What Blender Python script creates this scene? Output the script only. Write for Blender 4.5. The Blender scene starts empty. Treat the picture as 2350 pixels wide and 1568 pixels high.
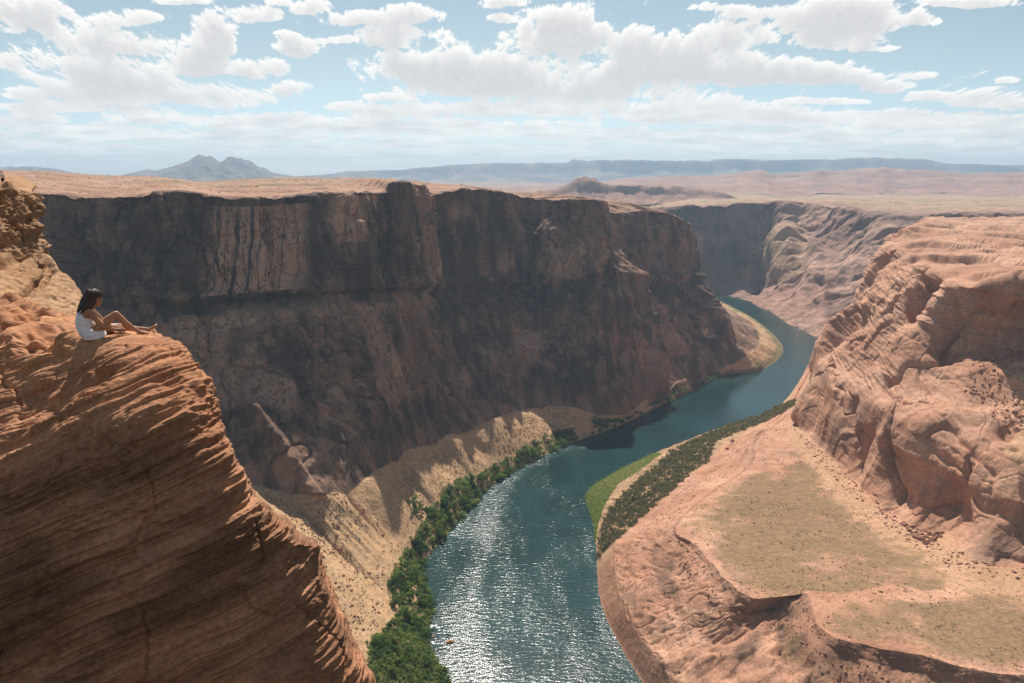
import bpy, bmesh, math, random
import numpy as np
from mathutils import Vector, Matrix

S = bpy.context.scene
COL = S.collection
R = math.radians
random.seed(7)

# ------------------------------------------------------------------ camera geometry
FOC, CX, CY, PITCH = 1827.8, 1175.0, 784.0, R(12.0)
CP, SP = math.cos(PITCH), math.sin(PITCH)

def at(u, v, Y=None, z=None):
    """World point at survey bearing (u, v), at world distance Y ahead or at height z."""
    xc, yc = (u - CX) / FOC, (CY - v) / FOC
    dy, dz = CP + yc * SP, -SP + yc * CP
    k = Y / dy if Y is not None else z / dz
    return np.array([xc * k, dy * k, dz * k])

def project(p):
    x, y, z = p[..., 0], p[..., 1], p[..., 2]
    d = y * CP - z * SP
    h = y * SP + z * CP
    return CX + FOC * x / d, CY - FOC * h / d

# ------------------------------------------------------------------ noise
_rng = np.random.RandomState(11)
_perm = _rng.permutation(256).astype(np.int32)
_grad = _rng.normal(size=(256, 3)).astype(np.float32)
_grad /= np.linalg.norm(_grad, axis=1, keepdims=True)
_gx, _gy, _gz = (np.ascontiguousarray(_grad[:, k]) for k in range(3))

def pn(x, y, z):
    x, y, z = (np.asarray(a, dtype=np.float32) for a in np.broadcast_arrays(x, y, z))
    fx, fy, fz = np.floor(x), np.floor(y), np.floor(z)
    ix, iy, iz = (fx.astype(np.int32), fy.astype(np.int32), fz.astype(np.int32))
    x, y, z = x - fx, y - fy, z - fz
    sx, sy, sz = (a * a * a * (a * (a * 6 - 15) + 10) for a in (x, y, z))
    u8 = lambda a: a & 255
    a0, a1 = _perm[u8(ix)], _perm[u8(ix + 1)]
    del fx, fy, fz
    def lp(a, b, t): return a + (b - a) * t
    def corner(h, dx, dy, dz):
        k = _perm[u8(h)]
        return _gx[k] * (x - dx) + _gy[k] * (y - dy) + _gz[k] * (z - dz)
    out = []
    iz1 = iz + 1
    for dy in (0, 1):
        b0, b1 = _perm[u8(a0 + iy + dy)], _perm[u8(a1 + iy + dy)]
        out.append((lp(corner(b0 + iz, 0, dy, 0), corner(b1 + iz, 1, dy, 0), sx),
                    lp(corner(b0 + iz1, 0, dy, 1), corner(b1 + iz1, 1, dy, 1), sx)))
    return lp(lp(out[0][0], out[1][0], sy), lp(out[0][1], out[1][1], sy), sz) * 1.6

def fbm(x, y, z, octv=4, gain=0.5, lac=2.03):
    s, a, t = 0, 1.0, 0
    for o in range(octv):
        s = s + a * pn(x + o * 17.3, y - o * 9.1, z + o * 5.7)
        t += a; a *= gain
        x, y, z = x * lac, y * lac, z * lac
    return s / t

def ridge(x, y, z, octv=3, gain=0.5):
    s, a, t = 0, 1.0, 0
    for o in range(octv):
        s = s + a * (1 - np.abs(pn(x + o * 13.1, y + o * 7.7, z - o * 3.3)) * 2)
        t += a; a *= gain
        x, y, z = x * 2.1, y * 2.1, z * 2.1
    return s / t

def sstep(a, b, x):
    t = np.clip((x - a) / (b - a), 0, 1)
    return t * t * (3 - 2 * t)

# ------------------------------------------------------------------ lofts
def spline(P, n, w=None):
    """P (K,3) -> n points, Catmull-Rom with intervals weighted by w."""
    P = np.asarray(P, float); K = len(P)
    w = np.ones(K - 1) if w is None else np.asarray(w, float)
    c = np.concatenate([[0], np.cumsum(w)]); c /= c[-1]
    t = np.interp(np.linspace(0, 1, n), c, np.arange(K))
    i = np.clip(t.astype(int), 0, K - 2); f = (t - i)[:, None]
    p1, p2 = P[i], P[i + 1]
    p0 = P[np.clip(i - 1, 0, K - 1)]; p3 = P[np.clip(i + 2, 0, K - 1)]
    m1, m2 = (p2 - p0) * .5, (p3 - p1) * .5
    # keep tangents shorter than the chord so that lines do not overshoot
    ch = np.linalg.norm(p2 - p1, axis=1, keepdims=True) + 1e-9
    for m in (m1, m2):
        L = np.linalg.norm(m, axis=1, keepdims=True) + 1e-9
        m *= np.minimum(1, ch * 1.2 / L)
    f2, f3 = f * f, f * f * f
    return (2*f3-3*f2+1)*p1 + (f3-2*f2+f)*m1 + (-2*f3+3*f2)*p2 + (f3-f2)*m2, t

def loft(lines, segs, ncol, w=None):
    """lines: list of (K,3); segs: list of (rows, power). -> grid (R,C,3), s (R,), t (C,)"""
    L = []
    for P in lines:
        q, t = spline(P, ncol, w); L.append(q)
    rows, s = [], []
    for k, (n, pw) in enumerate(segs):
        for j in range(n):
            f = (j / n)
            f = f ** pw if pw > 0 else 1 - (1 - f) ** (-pw)
            rows.append(L[k] * (1 - f) + L[k + 1] * f); s.append(k + f)
    rows.append(L[-1]); s.append(float(len(segs)))
    return np.array(rows), np.array(s), t

def blur(G, axis, n=1, r=1):
    for _ in range(n):
        p = [(0, 0)] * G.ndim; p[axis] = (r, r)
        Q = np.pad(G, p, mode='edge')
        m = G.shape[axis]
        G = sum(np.take(Q, range(k, k + m), axis=axis) for k in range(2 * r + 1)) / (2 * r + 1)
    return G

def normals(G, flip=False):
    a = np.gradient(G, axis=0); b = np.gradient(G, axis=1)
    n = np.cross(a, b)
    n /= np.linalg.norm(n, axis=2, keepdims=True) + 1e-9
    return -n if flip else n

def grid_mesh(name, G, mat, zone=None, flip=False, kind='structure', label=None, cat=None, mat2=None, rows2=0):
    Rr, C = G.shape[:2]
    m = bpy.data.meshes.new(name)
    m.vertices.add(Rr * C)
    m.vertices.foreach_set('co', G.reshape(-1).astype(np.float32))
    idx = np.arange(Rr * C).reshape(Rr, C)
    q = np.stack([idx[:-1, :-1], idx[:-1, 1:], idx[1:, 1:], idx[1:, :-1]], -1).reshape(-1, 4)
    if flip: q = q[:, ::-1]
    n = len(q)
    m.loops.add(n * 4); m.polygons.add(n)
    m.loops.foreach_set('vertex_index', q.reshape(-1).astype(np.int32))
    m.polygons.foreach_set('loop_start', (np.arange(n) * 4).astype(np.int32))
    m.polygons.foreach_set('use_smooth', np.ones(n, dtype=bool))
    m.update(calc_edges=True); m.validate()
    if zone is not None:
        a = m.color_attributes.new('zone', 'FLOAT_COLOR', 'POINT')
        Z = np.zeros((Rr * C, 4), np.float32); Z[:, 3] = 1
        Z[:, :zone.shape[-1]] = zone.reshape(Rr * C, -1)
        a.data.foreach_set('color', Z.reshape(-1))
    m.materials.append(mat)
    if mat2 is not None:
        m.materials.append(mat2)
        mi = np.zeros(n, np.int32); mi[:rows2 * (C - 1)] = 1
        m.polygons.foreach_set('material_index', mi)
    o = bpy.data.objects.new(name, m); COL.objects.link(o)
    if kind: o['kind'] = kind
    if label: o['label'] = label
    if cat: o['category'] = cat
    return o

def mesh_np(name, V, Fq, mat, parent=None, smooth=True):
    m = bpy.data.meshes.new(name)
    m.from_pydata([tuple(map(float, p)) for p in V], [], [tuple(map(int, f)) for f in Fq])
    m.update()
    if smooth: m.polygons.foreach_set('use_smooth', np.ones(len(m.polygons), dtype=bool))
    m.materials.append(mat)
    o = bpy.data.objects.new(name, m); COL.objects.link(o)
    if parent: o.parent = parent
    return o

def tag(o, label=None, cat=None, group=None, kind=None):
    if label: o['label'] = label
    if cat: o['category'] = cat
    if group: o['group'] = group
    if kind: o['kind'] = kind
    return o

# ------------------------------------------------------------------ node helpers
class NT:
    def __init__(s, tree): s.t = tree; s.n = tree.nodes; s.l = tree.links
    def new(s, typ, **kw):
        n = s.n.new(typ)
        for k, v in kw.items(): setattr(n, k, v)
        return n
    def put(s, sock, v):
        if hasattr(v, 'is_output') or isinstance(v, bpy.types.NodeSocket): s.l.new(v, sock)
        else: sock.default_value = v
    def math(s, op, a, b=0.0, c=None, clamp=False):
        n = s.new('ShaderNodeMath', operation=op, use_clamp=clamp)
        s.put(n.inputs[0], a); s.put(n.inputs[1], b)
        if c is not None: s.put(n.inputs[2], c)
        return n.outputs[0]
    def vmath(s, op, a, b=(0, 0, 0)):
        n = s.new('ShaderNodeVectorMath', operation=op)
        s.put(n.inputs[0], a); s.put(n.inputs[1], b)
        return n.outputs['Value'] if op in ('DOT_PRODUCT', 'LENGTH') else n.outputs[0]
    def noise(s, vec, scale, detail=4, rough=0.55, dist=0.0):
        n = s.new('ShaderNodeTexNoise')
        s.put(n.inputs['Vector'], vec); s.put(n.inputs['Scale'], scale)
        n.inputs['Detail'].default_value = detail; n.inputs['Roughness'].default_value = rough
        n.inputs['Distortion'].default_value = dist
        return n.outputs['Fac']
    def ramp(s, fac, lo, hi, a=0.0, b=1.0, smooth=True):
        n = s.new('ShaderNodeMapRange', interpolation_type='SMOOTHSTEP' if smooth else 'LINEAR')
        s.put(n.inputs['Value'], fac)
        for k, v in (('From Min', lo), ('From Max', hi), ('To Min', a), ('To Max', b)): s.put(n.inputs[k], v)
        return n.outputs['Result']
    def mix(s, fac, a, b, blend='MIX'):
        n = s.new('ShaderNodeMix', data_type='RGBA', blend_type=blend)
        s.put(n.inputs['Factor'], fac)
        for sock, v in ((n.inputs[6], a), (n.inputs[7], b)):
            s.put(sock, v if not isinstance(v, tuple) or len(v) == 4 else (*v, 1))
        return n.outputs[2]
    def mapping(s, vec, loc=(0, 0, 0), rot=(0, 0, 0), scale=(1, 1, 1)):
        n = s.new('ShaderNodeMapping')
        s.put(n.inputs[0], vec)
        n.inputs[1].default_value = loc; n.inputs[2].default_value = rot; n.inputs[3].default_value = scale
        return n.outputs[0]

def new_mat(name):
    m = bpy.data.materials.new(name); m.use_nodes = True
    nt = NT(m.node_tree)
    return m, nt, nt.n['Principled BSDF']

def plain(name, col, rough=0.8, spec=0.2):
    m, nt, b = new_mat(name)
    nz = nt.noise(nt.new('ShaderNodeNewGeometry').outputs['Position'], 9.0, 3)
    c = nt.mix(nt.ramp(nz, .3, .7), tuple(x * .85 for x in col), tuple(min(1, x * 1.12) for x in col))
    nt.put(b.inputs['Base Color'], c)
    b.inputs['Roughness'].default_value = rough
    b.inputs['Specular IOR Level'].default_value = spec
    return m

def rock_mat(name, c_lo, c_hi, c_band, strata=(0.0, 0.0, 1.0), sfreq=0.1, mott=0.02, streak=0.0,
             streak_scale=(0.05, 0.05, 0.004), bump=1.0, bscale=0.3, sand=(.5, .38, .24), sand2=(.42, .30, .18),
             veg=(.16, .14, .06), veg2=(.22, .18, .085), varnish=(.06, .045, .04), band_amt=0.6, vscale=0.05,
             sline=0.5):
    m, nt, b = new_mat(name)
    pos = nt.new('ShaderNodeNewGeometry').outputs['Position']
    warp = nt.noise(pos, mott * .7, 3)
    warpv = nt.math('MULTIPLY', nt.math('SUBTRACT', warp, .5), 2.2 / max(sfreq, 1e-6) * .35)
    sc = nt.math('ADD', nt.vmath('DOT_PRODUCT', pos, strata), warpv)          # height across the beds
    n1 = nt.noise(pos, mott, 6, .6)
    col = nt.mix(nt.ramp(n1, .35, .65), c_lo, c_hi)
    bv = nt.new('ShaderNodeCombineXYZ')
    nt.put(bv.inputs[2], nt.math('MULTIPLY', sc, sfreq))
    nt.put(bv.inputs[0], nt.math('MULTIPLY', nt.noise(pos, mott * 2, 2), 1.5))
    bn = nt.noise(bv.outputs[0], 1.0, 6, .68)
    col = nt.mix(nt.math('MULTIPLY', nt.ramp(bn, .42, .64), band_amt), col, c_band)
    # thin dark bedding partings
    bv2 = nt.new('ShaderNodeCombineXYZ')
    nt.put(bv2.inputs[2], nt.math('MULTIPLY', sc, sfreq * 5))
    nt.put(bv2.inputs[0], nt.math('MULTIPLY', n1, 2.0))
    ln = nt.noise(bv2.outputs[0], 1.0, 3, .6)
    col = nt.mix(nt.math('MULTIPLY', nt.ramp(ln, .56, .70), sline * .6), col, tuple(x * .45 for x in c_lo))
    vc = nt.new('ShaderNodeVertexColor', layer_name='zone'); zn = vc.outputs['Color']; bare = vc.outputs['Alpha']
    sp = nt.new('ShaderNodeSeparateColor'); nt.put(sp.inputs[0], zn)
    zr, zg, zb = sp.outputs
    if streak > 0:
        st = nt.noise(nt.mapping(pos, scale=streak_scale), 1.0, 7, .62)
        st2 = nt.noise(pos, vscale * .35, 4)
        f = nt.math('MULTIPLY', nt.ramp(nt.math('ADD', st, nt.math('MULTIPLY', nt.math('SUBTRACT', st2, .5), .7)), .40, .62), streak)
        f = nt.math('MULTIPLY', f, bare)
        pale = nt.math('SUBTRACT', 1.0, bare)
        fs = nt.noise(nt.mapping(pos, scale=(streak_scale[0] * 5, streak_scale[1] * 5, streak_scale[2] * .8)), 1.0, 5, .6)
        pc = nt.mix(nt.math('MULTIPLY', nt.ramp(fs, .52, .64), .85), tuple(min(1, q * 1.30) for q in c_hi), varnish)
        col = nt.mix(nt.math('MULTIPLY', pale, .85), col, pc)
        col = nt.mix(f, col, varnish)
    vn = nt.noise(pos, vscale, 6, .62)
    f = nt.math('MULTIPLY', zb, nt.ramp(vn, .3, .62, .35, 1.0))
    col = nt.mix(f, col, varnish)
    nf = nt.noise(pos, vscale * 3, 7, .7)
    edge = nt.math('MULTIPLY', nt.math('SUBTRACT', nf, .5), .9)
    f = nt.ramp(nt.math('ADD', zr, edge), .35, .6)
    col = nt.mix(f, col, nt.mix(nt.ramp(nf, .35, .65), sand, sand2))
    f = nt.math('MULTIPLY', nt.ramp(nt.math('ADD', nt.math('ADD', zg, nt.math('MULTIPLY', edge, 1.9)), nt.math('MULTIPLY', nt.math('SUBTRACT', nt.noise(pos, vscale * .8, 3), .5), .8)), .22, .80), .90)
    col = nt.mix(f, col, nt.mix(nt.ramp(nt.noise(pos, vscale * 6, 6, .75), .38, .62), veg, veg2))
    fine = nt.noise(pos, bscale * 2.5, 5, .7)
    col = nt.mix(1.0, col, nt.mix(nt.ramp(fine, .3, .7), (.74, .74, .74), (1.22, 1.2, 1.18)), 'MULTIPLY')
    nt.put(b.inputs['Base Color'], col)
    b.inputs['Roughness'].default_value = .92
    b.inputs['Specular IOR Level'].default_value = .18
    h = nt.math('ADD', nt.noise(pos, bscale, 8, .65), nt.math('MULTIPLY', ln, .55 * sline))
    bp = nt.new('ShaderNodeBump')
    bp.inputs['Strength'].default_value = .85
    bp.inputs['Distance'].default_value = bump
    nt.put(bp.inputs['Height'], h)
    nt.put(b.inputs['Normal'], bp.outputs[0])
    return m
# ------------------------------------------------------------------ render, camera, light, sky
SKY_TINT = (0.74, .71, .60)
SUN_EL, SUN_AZ = R(50.5), R(-3.0)          # azimuth from +Y towards +X
S.render.engine = 'CYCLES'
S.view_settings.view_transform = 'Standard'
S.view_settings.look = 'None'
S.view_settings.exposure = 0.35
S.view_settings.gamma = 1.0
cy = S.cycles
cy.use_denoising = True
cy.max_bounces = 5; cy.diffuse_bounces = 3; cy.glossy_bounces = 2; cy.transmission_bounces = 2
cy.volume_bounces = 0; cy.transparent_max_bounces = 8
cy.sample_clamp_indirect = 6.0

cam = bpy.data.cameras.new('camera'); cam.sensor_width = 36.0
cam.lens = 36.0 * FOC / 2350.0
cam.clip_start = 0.1; cam.clip_end = 200000
co = bpy.data.objects.new('camera', cam); COL.objects.link(co)
co.rotation_euler = (R(90) - PITCH, 0, 0)
S.camera = co

sd = Vector((math.sin(SUN_AZ) * math.cos(SUN_EL), math.cos(SUN_AZ) * math.cos(SUN_EL), math.sin(SUN_EL)))
sun = bpy.data.lights.new('sun', 'SUN'); sun.energy = 5.0; sun.angle = R(0.5); sun.color = (1.0, .93, .83)
so = bpy.data.objects.new('sun', sun); COL.objects.link(so)
so.rotation_euler = (-sd).to_track_quat('-Z', 'Y').to_euler()

W = bpy.data.worlds.new('World'); S.world = W; W.use_nodes = True
wn = NT(W.node_tree); bg = wn.n['Background']
sky = wn.new('ShaderNodeTexSky', sky_type='NISHITA')
sky.sun_disc = False; sky.sun_elevation = SUN_EL; sky.sun_rotation = SUN_AZ
sky.altitude = 1200; sky.air_density = 1.0; sky.dust_density = 1.2; sky.ozone_density = 1.4
bg.inputs['Strength'].default_value = 0.077


tc = wn.new('ShaderNodeTexCoord').outputs['Generated']
nh = wn.noise(tc, 3.2, 4, .6)
sx = wn.new('ShaderNodeSeparateXYZ'); wn.put(sx.inputs[0], tc)
KW = 6.8
al_ = wn.math('MULTIPLY', wn.ramp(nh, .48, .62, 0, .75), wn.ramp(sx.outputs[2], 0, .05))
wn.put(bg.inputs['Color'], wn.mix(al_, wn.mix(1.0, sky.outputs[0], (1.05, .95, .78), 'MULTIPLY'), (KW * .62, KW * .63, KW * .64)))

# clouds: cumulus bank given as soft ellipses over bearing and elevation, broken up by noise
BLOBS = [
 (60,38,105,46),(215,95,120,36),(290,46,90,20),(335,112,70,22),(50,140,70,34),(490,62,50,40),(475,108,55,40),(585,38,60,20),
 (445,140,70,22),(230,175,150,44),(280,215,190,34),(520,225,150,28),(60,215,48,15),(590,160,90,22),(470,165,70,14),(660,205,50,16),
 (690,108,55,25),(665,82,32,9),(765,92,50,10),(840,48,120,16),(945,38,70,22),(930,88,95,26),(715,20,45,18),(640,6,30,9),(420,3,60,10),
 (930,160,110,40),(1060,160,150,48),(1180,175,220,40),(1300,65,105,48),(1290,100,120,40),(1440,95,75,34),(1500,165,170,50),(1660,85,95,36),
 (1640,165,220,38),(1800,170,170,30),(1560,120,130,34),(1890,180,80,22),(1150,205,250,22),(1350,215,250,24),
 (1900,55,110,46),(1990,45,120,38),(1900,95,120,28),(1960,8,110,20),(1740,32,90,18),(1640,18,60,12),(2110,50,40,16),(2230,8,105,16),
 (2000,115,60,9),(2105,177,48,13),(2310,184,30,8),(2035,200,60,13),(2000,188,60,18),(1890,232,90,9),(1160,8,55,16),(1150,45,30,10),
 (170,247,160,15),(350,268,95,18),(60,275,90,16),(560,285,160,20),(760,285,260,20),(800,243,60,12),(1010,255,180,18),(1250,250,200,22),(1500,275,120,18),
 (1640,255,190,30),(1780,275,140,24),(2060,278,240,22),(2290,230,110,26),(2150,228,80,12),(2250,290,220,24),(900,225,60,9),
 (200,310,260,18),(650,315,220,16),(1100,300,260,22),(1420,315,170,16),(1950,315,240,20),(2250,330,200,18),
 (520,345,90,16),(900,340,200,12),(1280,350,140,14),(1650,325,170,14),(80,340,130,16),(1300,378,160,8),(1750,350,200,10),(640,388,120,6),
]

def cloud_field():
    na, ne = 1500, 350
    a = np.linspace(-.76, .76, na); e = np.linspace(-.03, .25, ne)
    E, A = np.meshgrid(e, a, indexing='ij')
    wx = fbm(A * 18, E * 30, 3.3, 4) * .012; wy = fbm(A * 18, E * 30, 9.3, 4) * .007
    Aw, Ew = A + wx, E + wy
    m = np.zeros_like(A)
    for (u, v, ru, rv) in BLOBS:
        p = at(u, v, Y=1.0); ra, re = ru / FOC * .98, rv / FOC * .98
        de = (Ew - p[2]) / re
        q = ((Aw - p[0]) / ra) ** 2 + np.where(de < 0, de * 1.5, de) ** 2
        b = np.clip(1.12 - .62 * q, 0, 1.3)
        m = np.sqrt(m * m + b * b + .3 * m * b)
    sc = np.interp(E, [0, .05, .12, .2], [1.9, 1.35, 1.0, .85])            # clouds look smaller and flatter towards the horizon
    X, Yv = A * 30 * np.minimum(sc, 1.4), E * 48 * sc
    bil = fbm(X, Yv, 1.5, 7, .58)
    puff = 1 - np.abs(fbm(X * 1.4 + 5, Yv * 1.4, 4.5, 6, .6)) * 2.4
    fine = fbm(X * 5, Yv * 5, 7.1, 4, .6)
    d = m * .88 + .07 + 1.15 * bil + .50 * (puff - .5) + .42 * fine + .22 * fbm(X * 14, Yv * 14, 2.7, 3, .6)
    d = d - .26 * sstep(.30, .0, m)
    low = sstep(.105, .03, E)
    d = np.where(E < .12, np.maximum(d, (.60 + 1.8 * fbm(A * 11, E * 120 * sc, 2.2, 7, .66)) * low + d * (1 - low) * .999), d)
    alpha = sstep(.40, .76, d)
    rho = sstep(.5, 1.35, d)
    # light falls from above and behind: optical depth gathered upwards through the cloud
    od = np.zeros_like(d)
    for k in range(0, 26, 2):
        od[:ne - k] += rho[k:] * (1 - k / 30)
    od *= .13
    od = blur(blur(od, 0, 1, 1), 1, 1, 2)
    lit = np.exp(-od * 1.15) * (1 + .36 * bil + .34 * fine + .22 * (puff - .5))
    lit = lit * (1 - low) + low * (.80 + 1.0 * fbm(A * 16, E * 110 * sc, 6.2, 5, .6))
    alpha *= np.interp(E, [-.03, 0, .03, .07], [.45, .66, .86, 1.0])
    return A, E, np.clip(alpha, 0, 1), np.clip(lit, 0, 1.1)

A, E, alpha, lit = cloud_field()
P = np.stack([A, np.ones_like(A), E], -1); P /= np.linalg.norm(P, axis=2, keepdims=True)
mat, nt, b = new_mat('sky_light')
nt.n.remove(b)
att = nt.new('ShaderNodeVertexColor', layer_name='zone').outputs['Color']
sp = nt.new('ShaderNodeSeparateColor'); nt.put(sp.inputs[0], att)
pos = nt.vmath('NORMALIZE', nt.new('ShaderNodeNewGeometry').outputs['Position'])
sk2 = nt.new('ShaderNodeTexSky', sky_type='NISHITA')
for k in ('sun_disc', 'sun_elevation', 'sun_rotation', 'altitude', 'air_density', 'dust_density', 'ozone_density'):
    setattr(sk2, k, getattr(sky, k))
nt.put(sk2.inputs['Vector'], pos)
sz = nt.new('ShaderNodeSeparateXYZ'); nt.put(sz.inputs[0], pos)
air = nt.mix(1.0, sk2.outputs[0], nt.mix(nt.ramp(sz.outputs[2], .01, .15), (.66, .74, .84), SKY_TINT), 'MULTIPLY')
cc = nt.mix(sp.outputs[1], (KW * .57, KW * .575, KW * .60), (KW * 1.12, KW * 1.10, KW * 1.06))
em = nt.new('ShaderNodeEmission'); em.inputs['Strength'].default_value = .11
nt.put(em.inputs['Color'], nt.mix(sp.outputs[0], air, cc))
nt.l.new(em.outputs[0], nt.n['Material Output'].inputs['Surface'])
mat.cycles.emission_sampling = 'NONE'
grid_mesh('sky', P * 60000, mat, np.stack([alpha, lit], -1), label='blue sky with broken white cumulus clouds')
# ------------------------------------------------------------------ materials of the ground
DIP = (-.40, .10, .91)
M_NEAR = rock_mat('sandstone_near', (.40, .178, .092), (.54, .28, .16), (.28, .12, .06), strata=DIP, sfreq=2.2, mott=.35,
                  bump=.05, bscale=5.0, band_amt=.55, vscale=.5, sand=(.56,.28,.14), sand2=(.48,.22,.11), varnish=(.12,.065,.04), sline=.7)
M_MID = rock_mat('sandstone_mid', (.37, .20, .10), (.50, .31, .18), (.27, .14, .07), strata=(-.62, .1, .78), sfreq=.5, mott=.12,
                 bump=.18, bscale=1.2, band_amt=.5, vscale=.12, varnish=(.12,.075,.05), sline=.6)
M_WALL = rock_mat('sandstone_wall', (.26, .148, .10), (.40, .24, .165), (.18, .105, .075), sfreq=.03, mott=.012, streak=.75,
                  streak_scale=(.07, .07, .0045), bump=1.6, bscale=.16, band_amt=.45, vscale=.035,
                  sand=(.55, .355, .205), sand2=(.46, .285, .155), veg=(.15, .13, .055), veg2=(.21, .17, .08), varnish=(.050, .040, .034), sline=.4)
M_PLAT = rock_mat('plateau_rock', (.36, .205, .135), (.47, .29, .205), (.27, .145, .095), sfreq=.15, mott=.02, bump=.8, bscale=.15, band_amt=.5, vscale=.03,
                  sand=(.50, .33, .22), sand2=(.43, .27, .18), veg=(.16, .13, .07), veg2=(.24, .18, .10), sline=.4)
M_BUTTE = rock_mat('sandstone_butte', (.48, .248, .158), (.62, .36, .245), (.39, .185, .115), strata=(.12, .05, .99), sfreq=.06, mott=.02, streak=.22,
                   streak_scale=(.08, .08, .008), bump=1.1, bscale=.22, band_amt=.5, vscale=.04,
                   sand=(.52, .33, .20), sand2=(.44, .25, .15), veg=(.185, .122, .064), veg2=(.275, .182, .098), varnish=(.10, .065, .05), sline=.55)
M_FAR = rock_mat('sandstone_far', (.36, .205, .15), (.52, .325, .245), (.27, .15, .115), sfreq=.02, mott=.006, streak=.5,
                 streak_scale=(.035, .035, .003), bump=3.5, bscale=.05, band_amt=.45, vscale=.012,
                 sand=(.46, .30, .20), sand2=(.38, .24, .15), veg=(.20, .17, .10), veg2=(.26, .22, .13), sline=.4)
M_HILL = rock_mat('desert_hills', (.29, .145, .10), (.43, .24, .17), (.18, .095, .075), sfreq=.03, mott=.005,
                  bump=10, bscale=.02, band_amt=.6, vscale=.006, sand=(.40,.26,.18), sand2=(.33,.21,.14), veg=(.18,.15,.09), veg2=(.24,.20,.12), sline=.3)
M_MESA = rock_mat('blue_mesa', (.085, .055, .05), (.15, .095, .08), (.06, .042, .04), sfreq=.01, mott=.0008,
                  bump=60, bscale=.002, band_amt=.6, vscale=.001, sline=.3)

def keys(cols):
    """cols: list of columns, each a list of (u, v, 'Y'|'z', value) -> list of lines."""
    n = len(cols[0]); out = []
    for k in range(n):
        out.append(np.array([at(c[k][0], c[k][1], **{c[k][2]: c[k][3]}) for c in cols]))
    return out

def xyz(G): return G[..., 0], G[..., 1], G[..., 2]
def lin(s, k, lo=0.0, hi=1.0):
    """weight of rows whose loft coordinate lies in segment window, smooth"""
    return None

WATER = -300.0
# ================================================================== main canyon wall with its talus and the plateau behind it
wcols = [
 # rim                      mid ledge               wall foot                 waterline
 [(-330,452,'Y',590),  (-330,720,'Y',555), (-150,1150,'z',-205), (850,2300,'z',-301)],
 [(84,444,'Y',652),    (110,690,'Y',620),  (330,1100,'z',-212),  (1000,1800,'z',-301)],
 [(257,453,'Y',662),   (300,690,'Y',630),  (520,1105,'z',-222),  (1040,1575,'z',-301)],
 [(402,440,'Y',672),   (440,700,'Y',640),  (640,1115,'z',-228),  (990,1490,'z',-301)],
 [(562,455,'Y',692),   (560,690,'Y',660),  (740,1130,'z',-234),  (994,1385,'z',-301)],
 [(743,444,'Y',736),   (740,675,'Y',704),  (820,1108,'z',-240),  (968,1312,'z',-301)],
 [(896,441,'Y',790),   (880,668,'Y',755),  (900,1050,'z',-243),  (1030,1230,'z',-301)],
 [(909,419,'Y',794),   (900,667,'Y',758),  (925,1035,'z',-244),  (1056,1196,'z',-301)],
 [(966,427,'Y',866),   (970,665,'Y',832),  (1000,1005,'z',-250), (1100,1148,'z',-301)],
 [(985,442,'Y',882),   (990,665,'Y',848),  (1030,995,'z',-251),  (1120,1125,'z',-301)],
 [(1080,434,'Y',968),  (1080,660,'Y',932), (1110,970,'z',-256),  (1192,1078,'z',-301)],
 [(1215,452,'Y',1084), (1200,655,'Y',1038), (1230,930,'z',-266),  (1290,1030,'z',-301)],
 [(1250,459,'Y',1072),  (1250,652,'Y',1022), (1300,935,'z',-276),  (1335,1012,'z',-301)],
 [(1362,458,'Y',1060), (1375,640,'Y',1020),(1430,945,'z',-290),  (1425,978,'z',-301)],
 [(1386,472,'Y',1105), (1440,640,'Y',1065),(1500,905,'z',-287),  (1520,932,'z',-301)],
 [(1397,489,'Y',1190), (1470,650,'Y',1150),(1560,880,'z',-287),  (1580,905,'z',-301)],
 [(1494,485,'Y',1250), (1530,650,'Y',1215),(1620,845,'z',-284),  (1665,862,'z',-301)],
 [(1562,500,'Y',1300), (1600,640,'Y',1275),(1690,790,'z',-262),  (1745,854,'z',-301)],
 [(1578,520,'Y',1370), (1610,645,'Y',1345),(1690,742,'z',-246),  (1800,800,'z',-301)],
 [(1560,515,'Y',1560), (1595,645,'Y',1535),(1650,705,'z',-268),  (1735,735,'z',-301)],
 [(1500,505,'Y',1850), (1530,640,'Y',1835),(1570,690,'z',-290),  (1640,684,'z',-301)],
]
NW = 1150
ww = [2.2, 1.8, 1.5, 1.6, 1.8, 1.6, .35, .7, .35, 1.1, 1.4, .6, 1.2, .8, .6, 1.0, .9, .5, .7, .8]
rim, mid, foot, wat = keys(wcols)
# the plateau behind the rim: near shelf, brow of the plateau, and the low ground beyond
sk = [(-330,389),(60,391),(200,400),(362,406),(455,416),(560,410),(680,407),(760,409),(830,411),(880,413),(905,415),(960,420),(1040,432),(1120,438),(1200,446),(1290,452),(1340,452),(1400,468),(1480,478),(1500,480),(1480,480)]
skY = [1500,1500,1700,1900,2000,2000,2000,1900,1800,1700,1600,1500,1300,1250,1250,1250,1230,1350,1420,1600,1950]
brow = np.array([at(u, v, Y=y) for (u, v), y in zip(sk, skY)])
inner = rim * .62 + brow * .38
inner[:, 2] = rim[:, 2] * .55 + brow[:, 2] * .45
back = brow * 1.6; back[:, 2] = -150
under = wat.copy(); under[:, 2] -= 6; under[:, 0] += 12; under[:, 1] -= 8
wet = wat * .93 + foot * .07; wet[:, 2] = WATER + 1.5
G, s, t = loft([back, brow, inner, rim, mid, foot, wet, wat, under], [(4, 1), (80, 1), (130, -1.6), (150, 1), (180, 1), (110, 1), (10, 1), (3, 1)], NW, ww)
tt = np.broadcast_to(t, G.shape[:2]); ss = np.broadcast_to(s[:, None], G.shape[:2])
G = blur(G, 0, 2, 1); G = blur(G, 1, 2, 1)
N = normals(G); N = -N if N[200, NW // 2, 1] > 0 else N
x, y, z = xyz(G)
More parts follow.
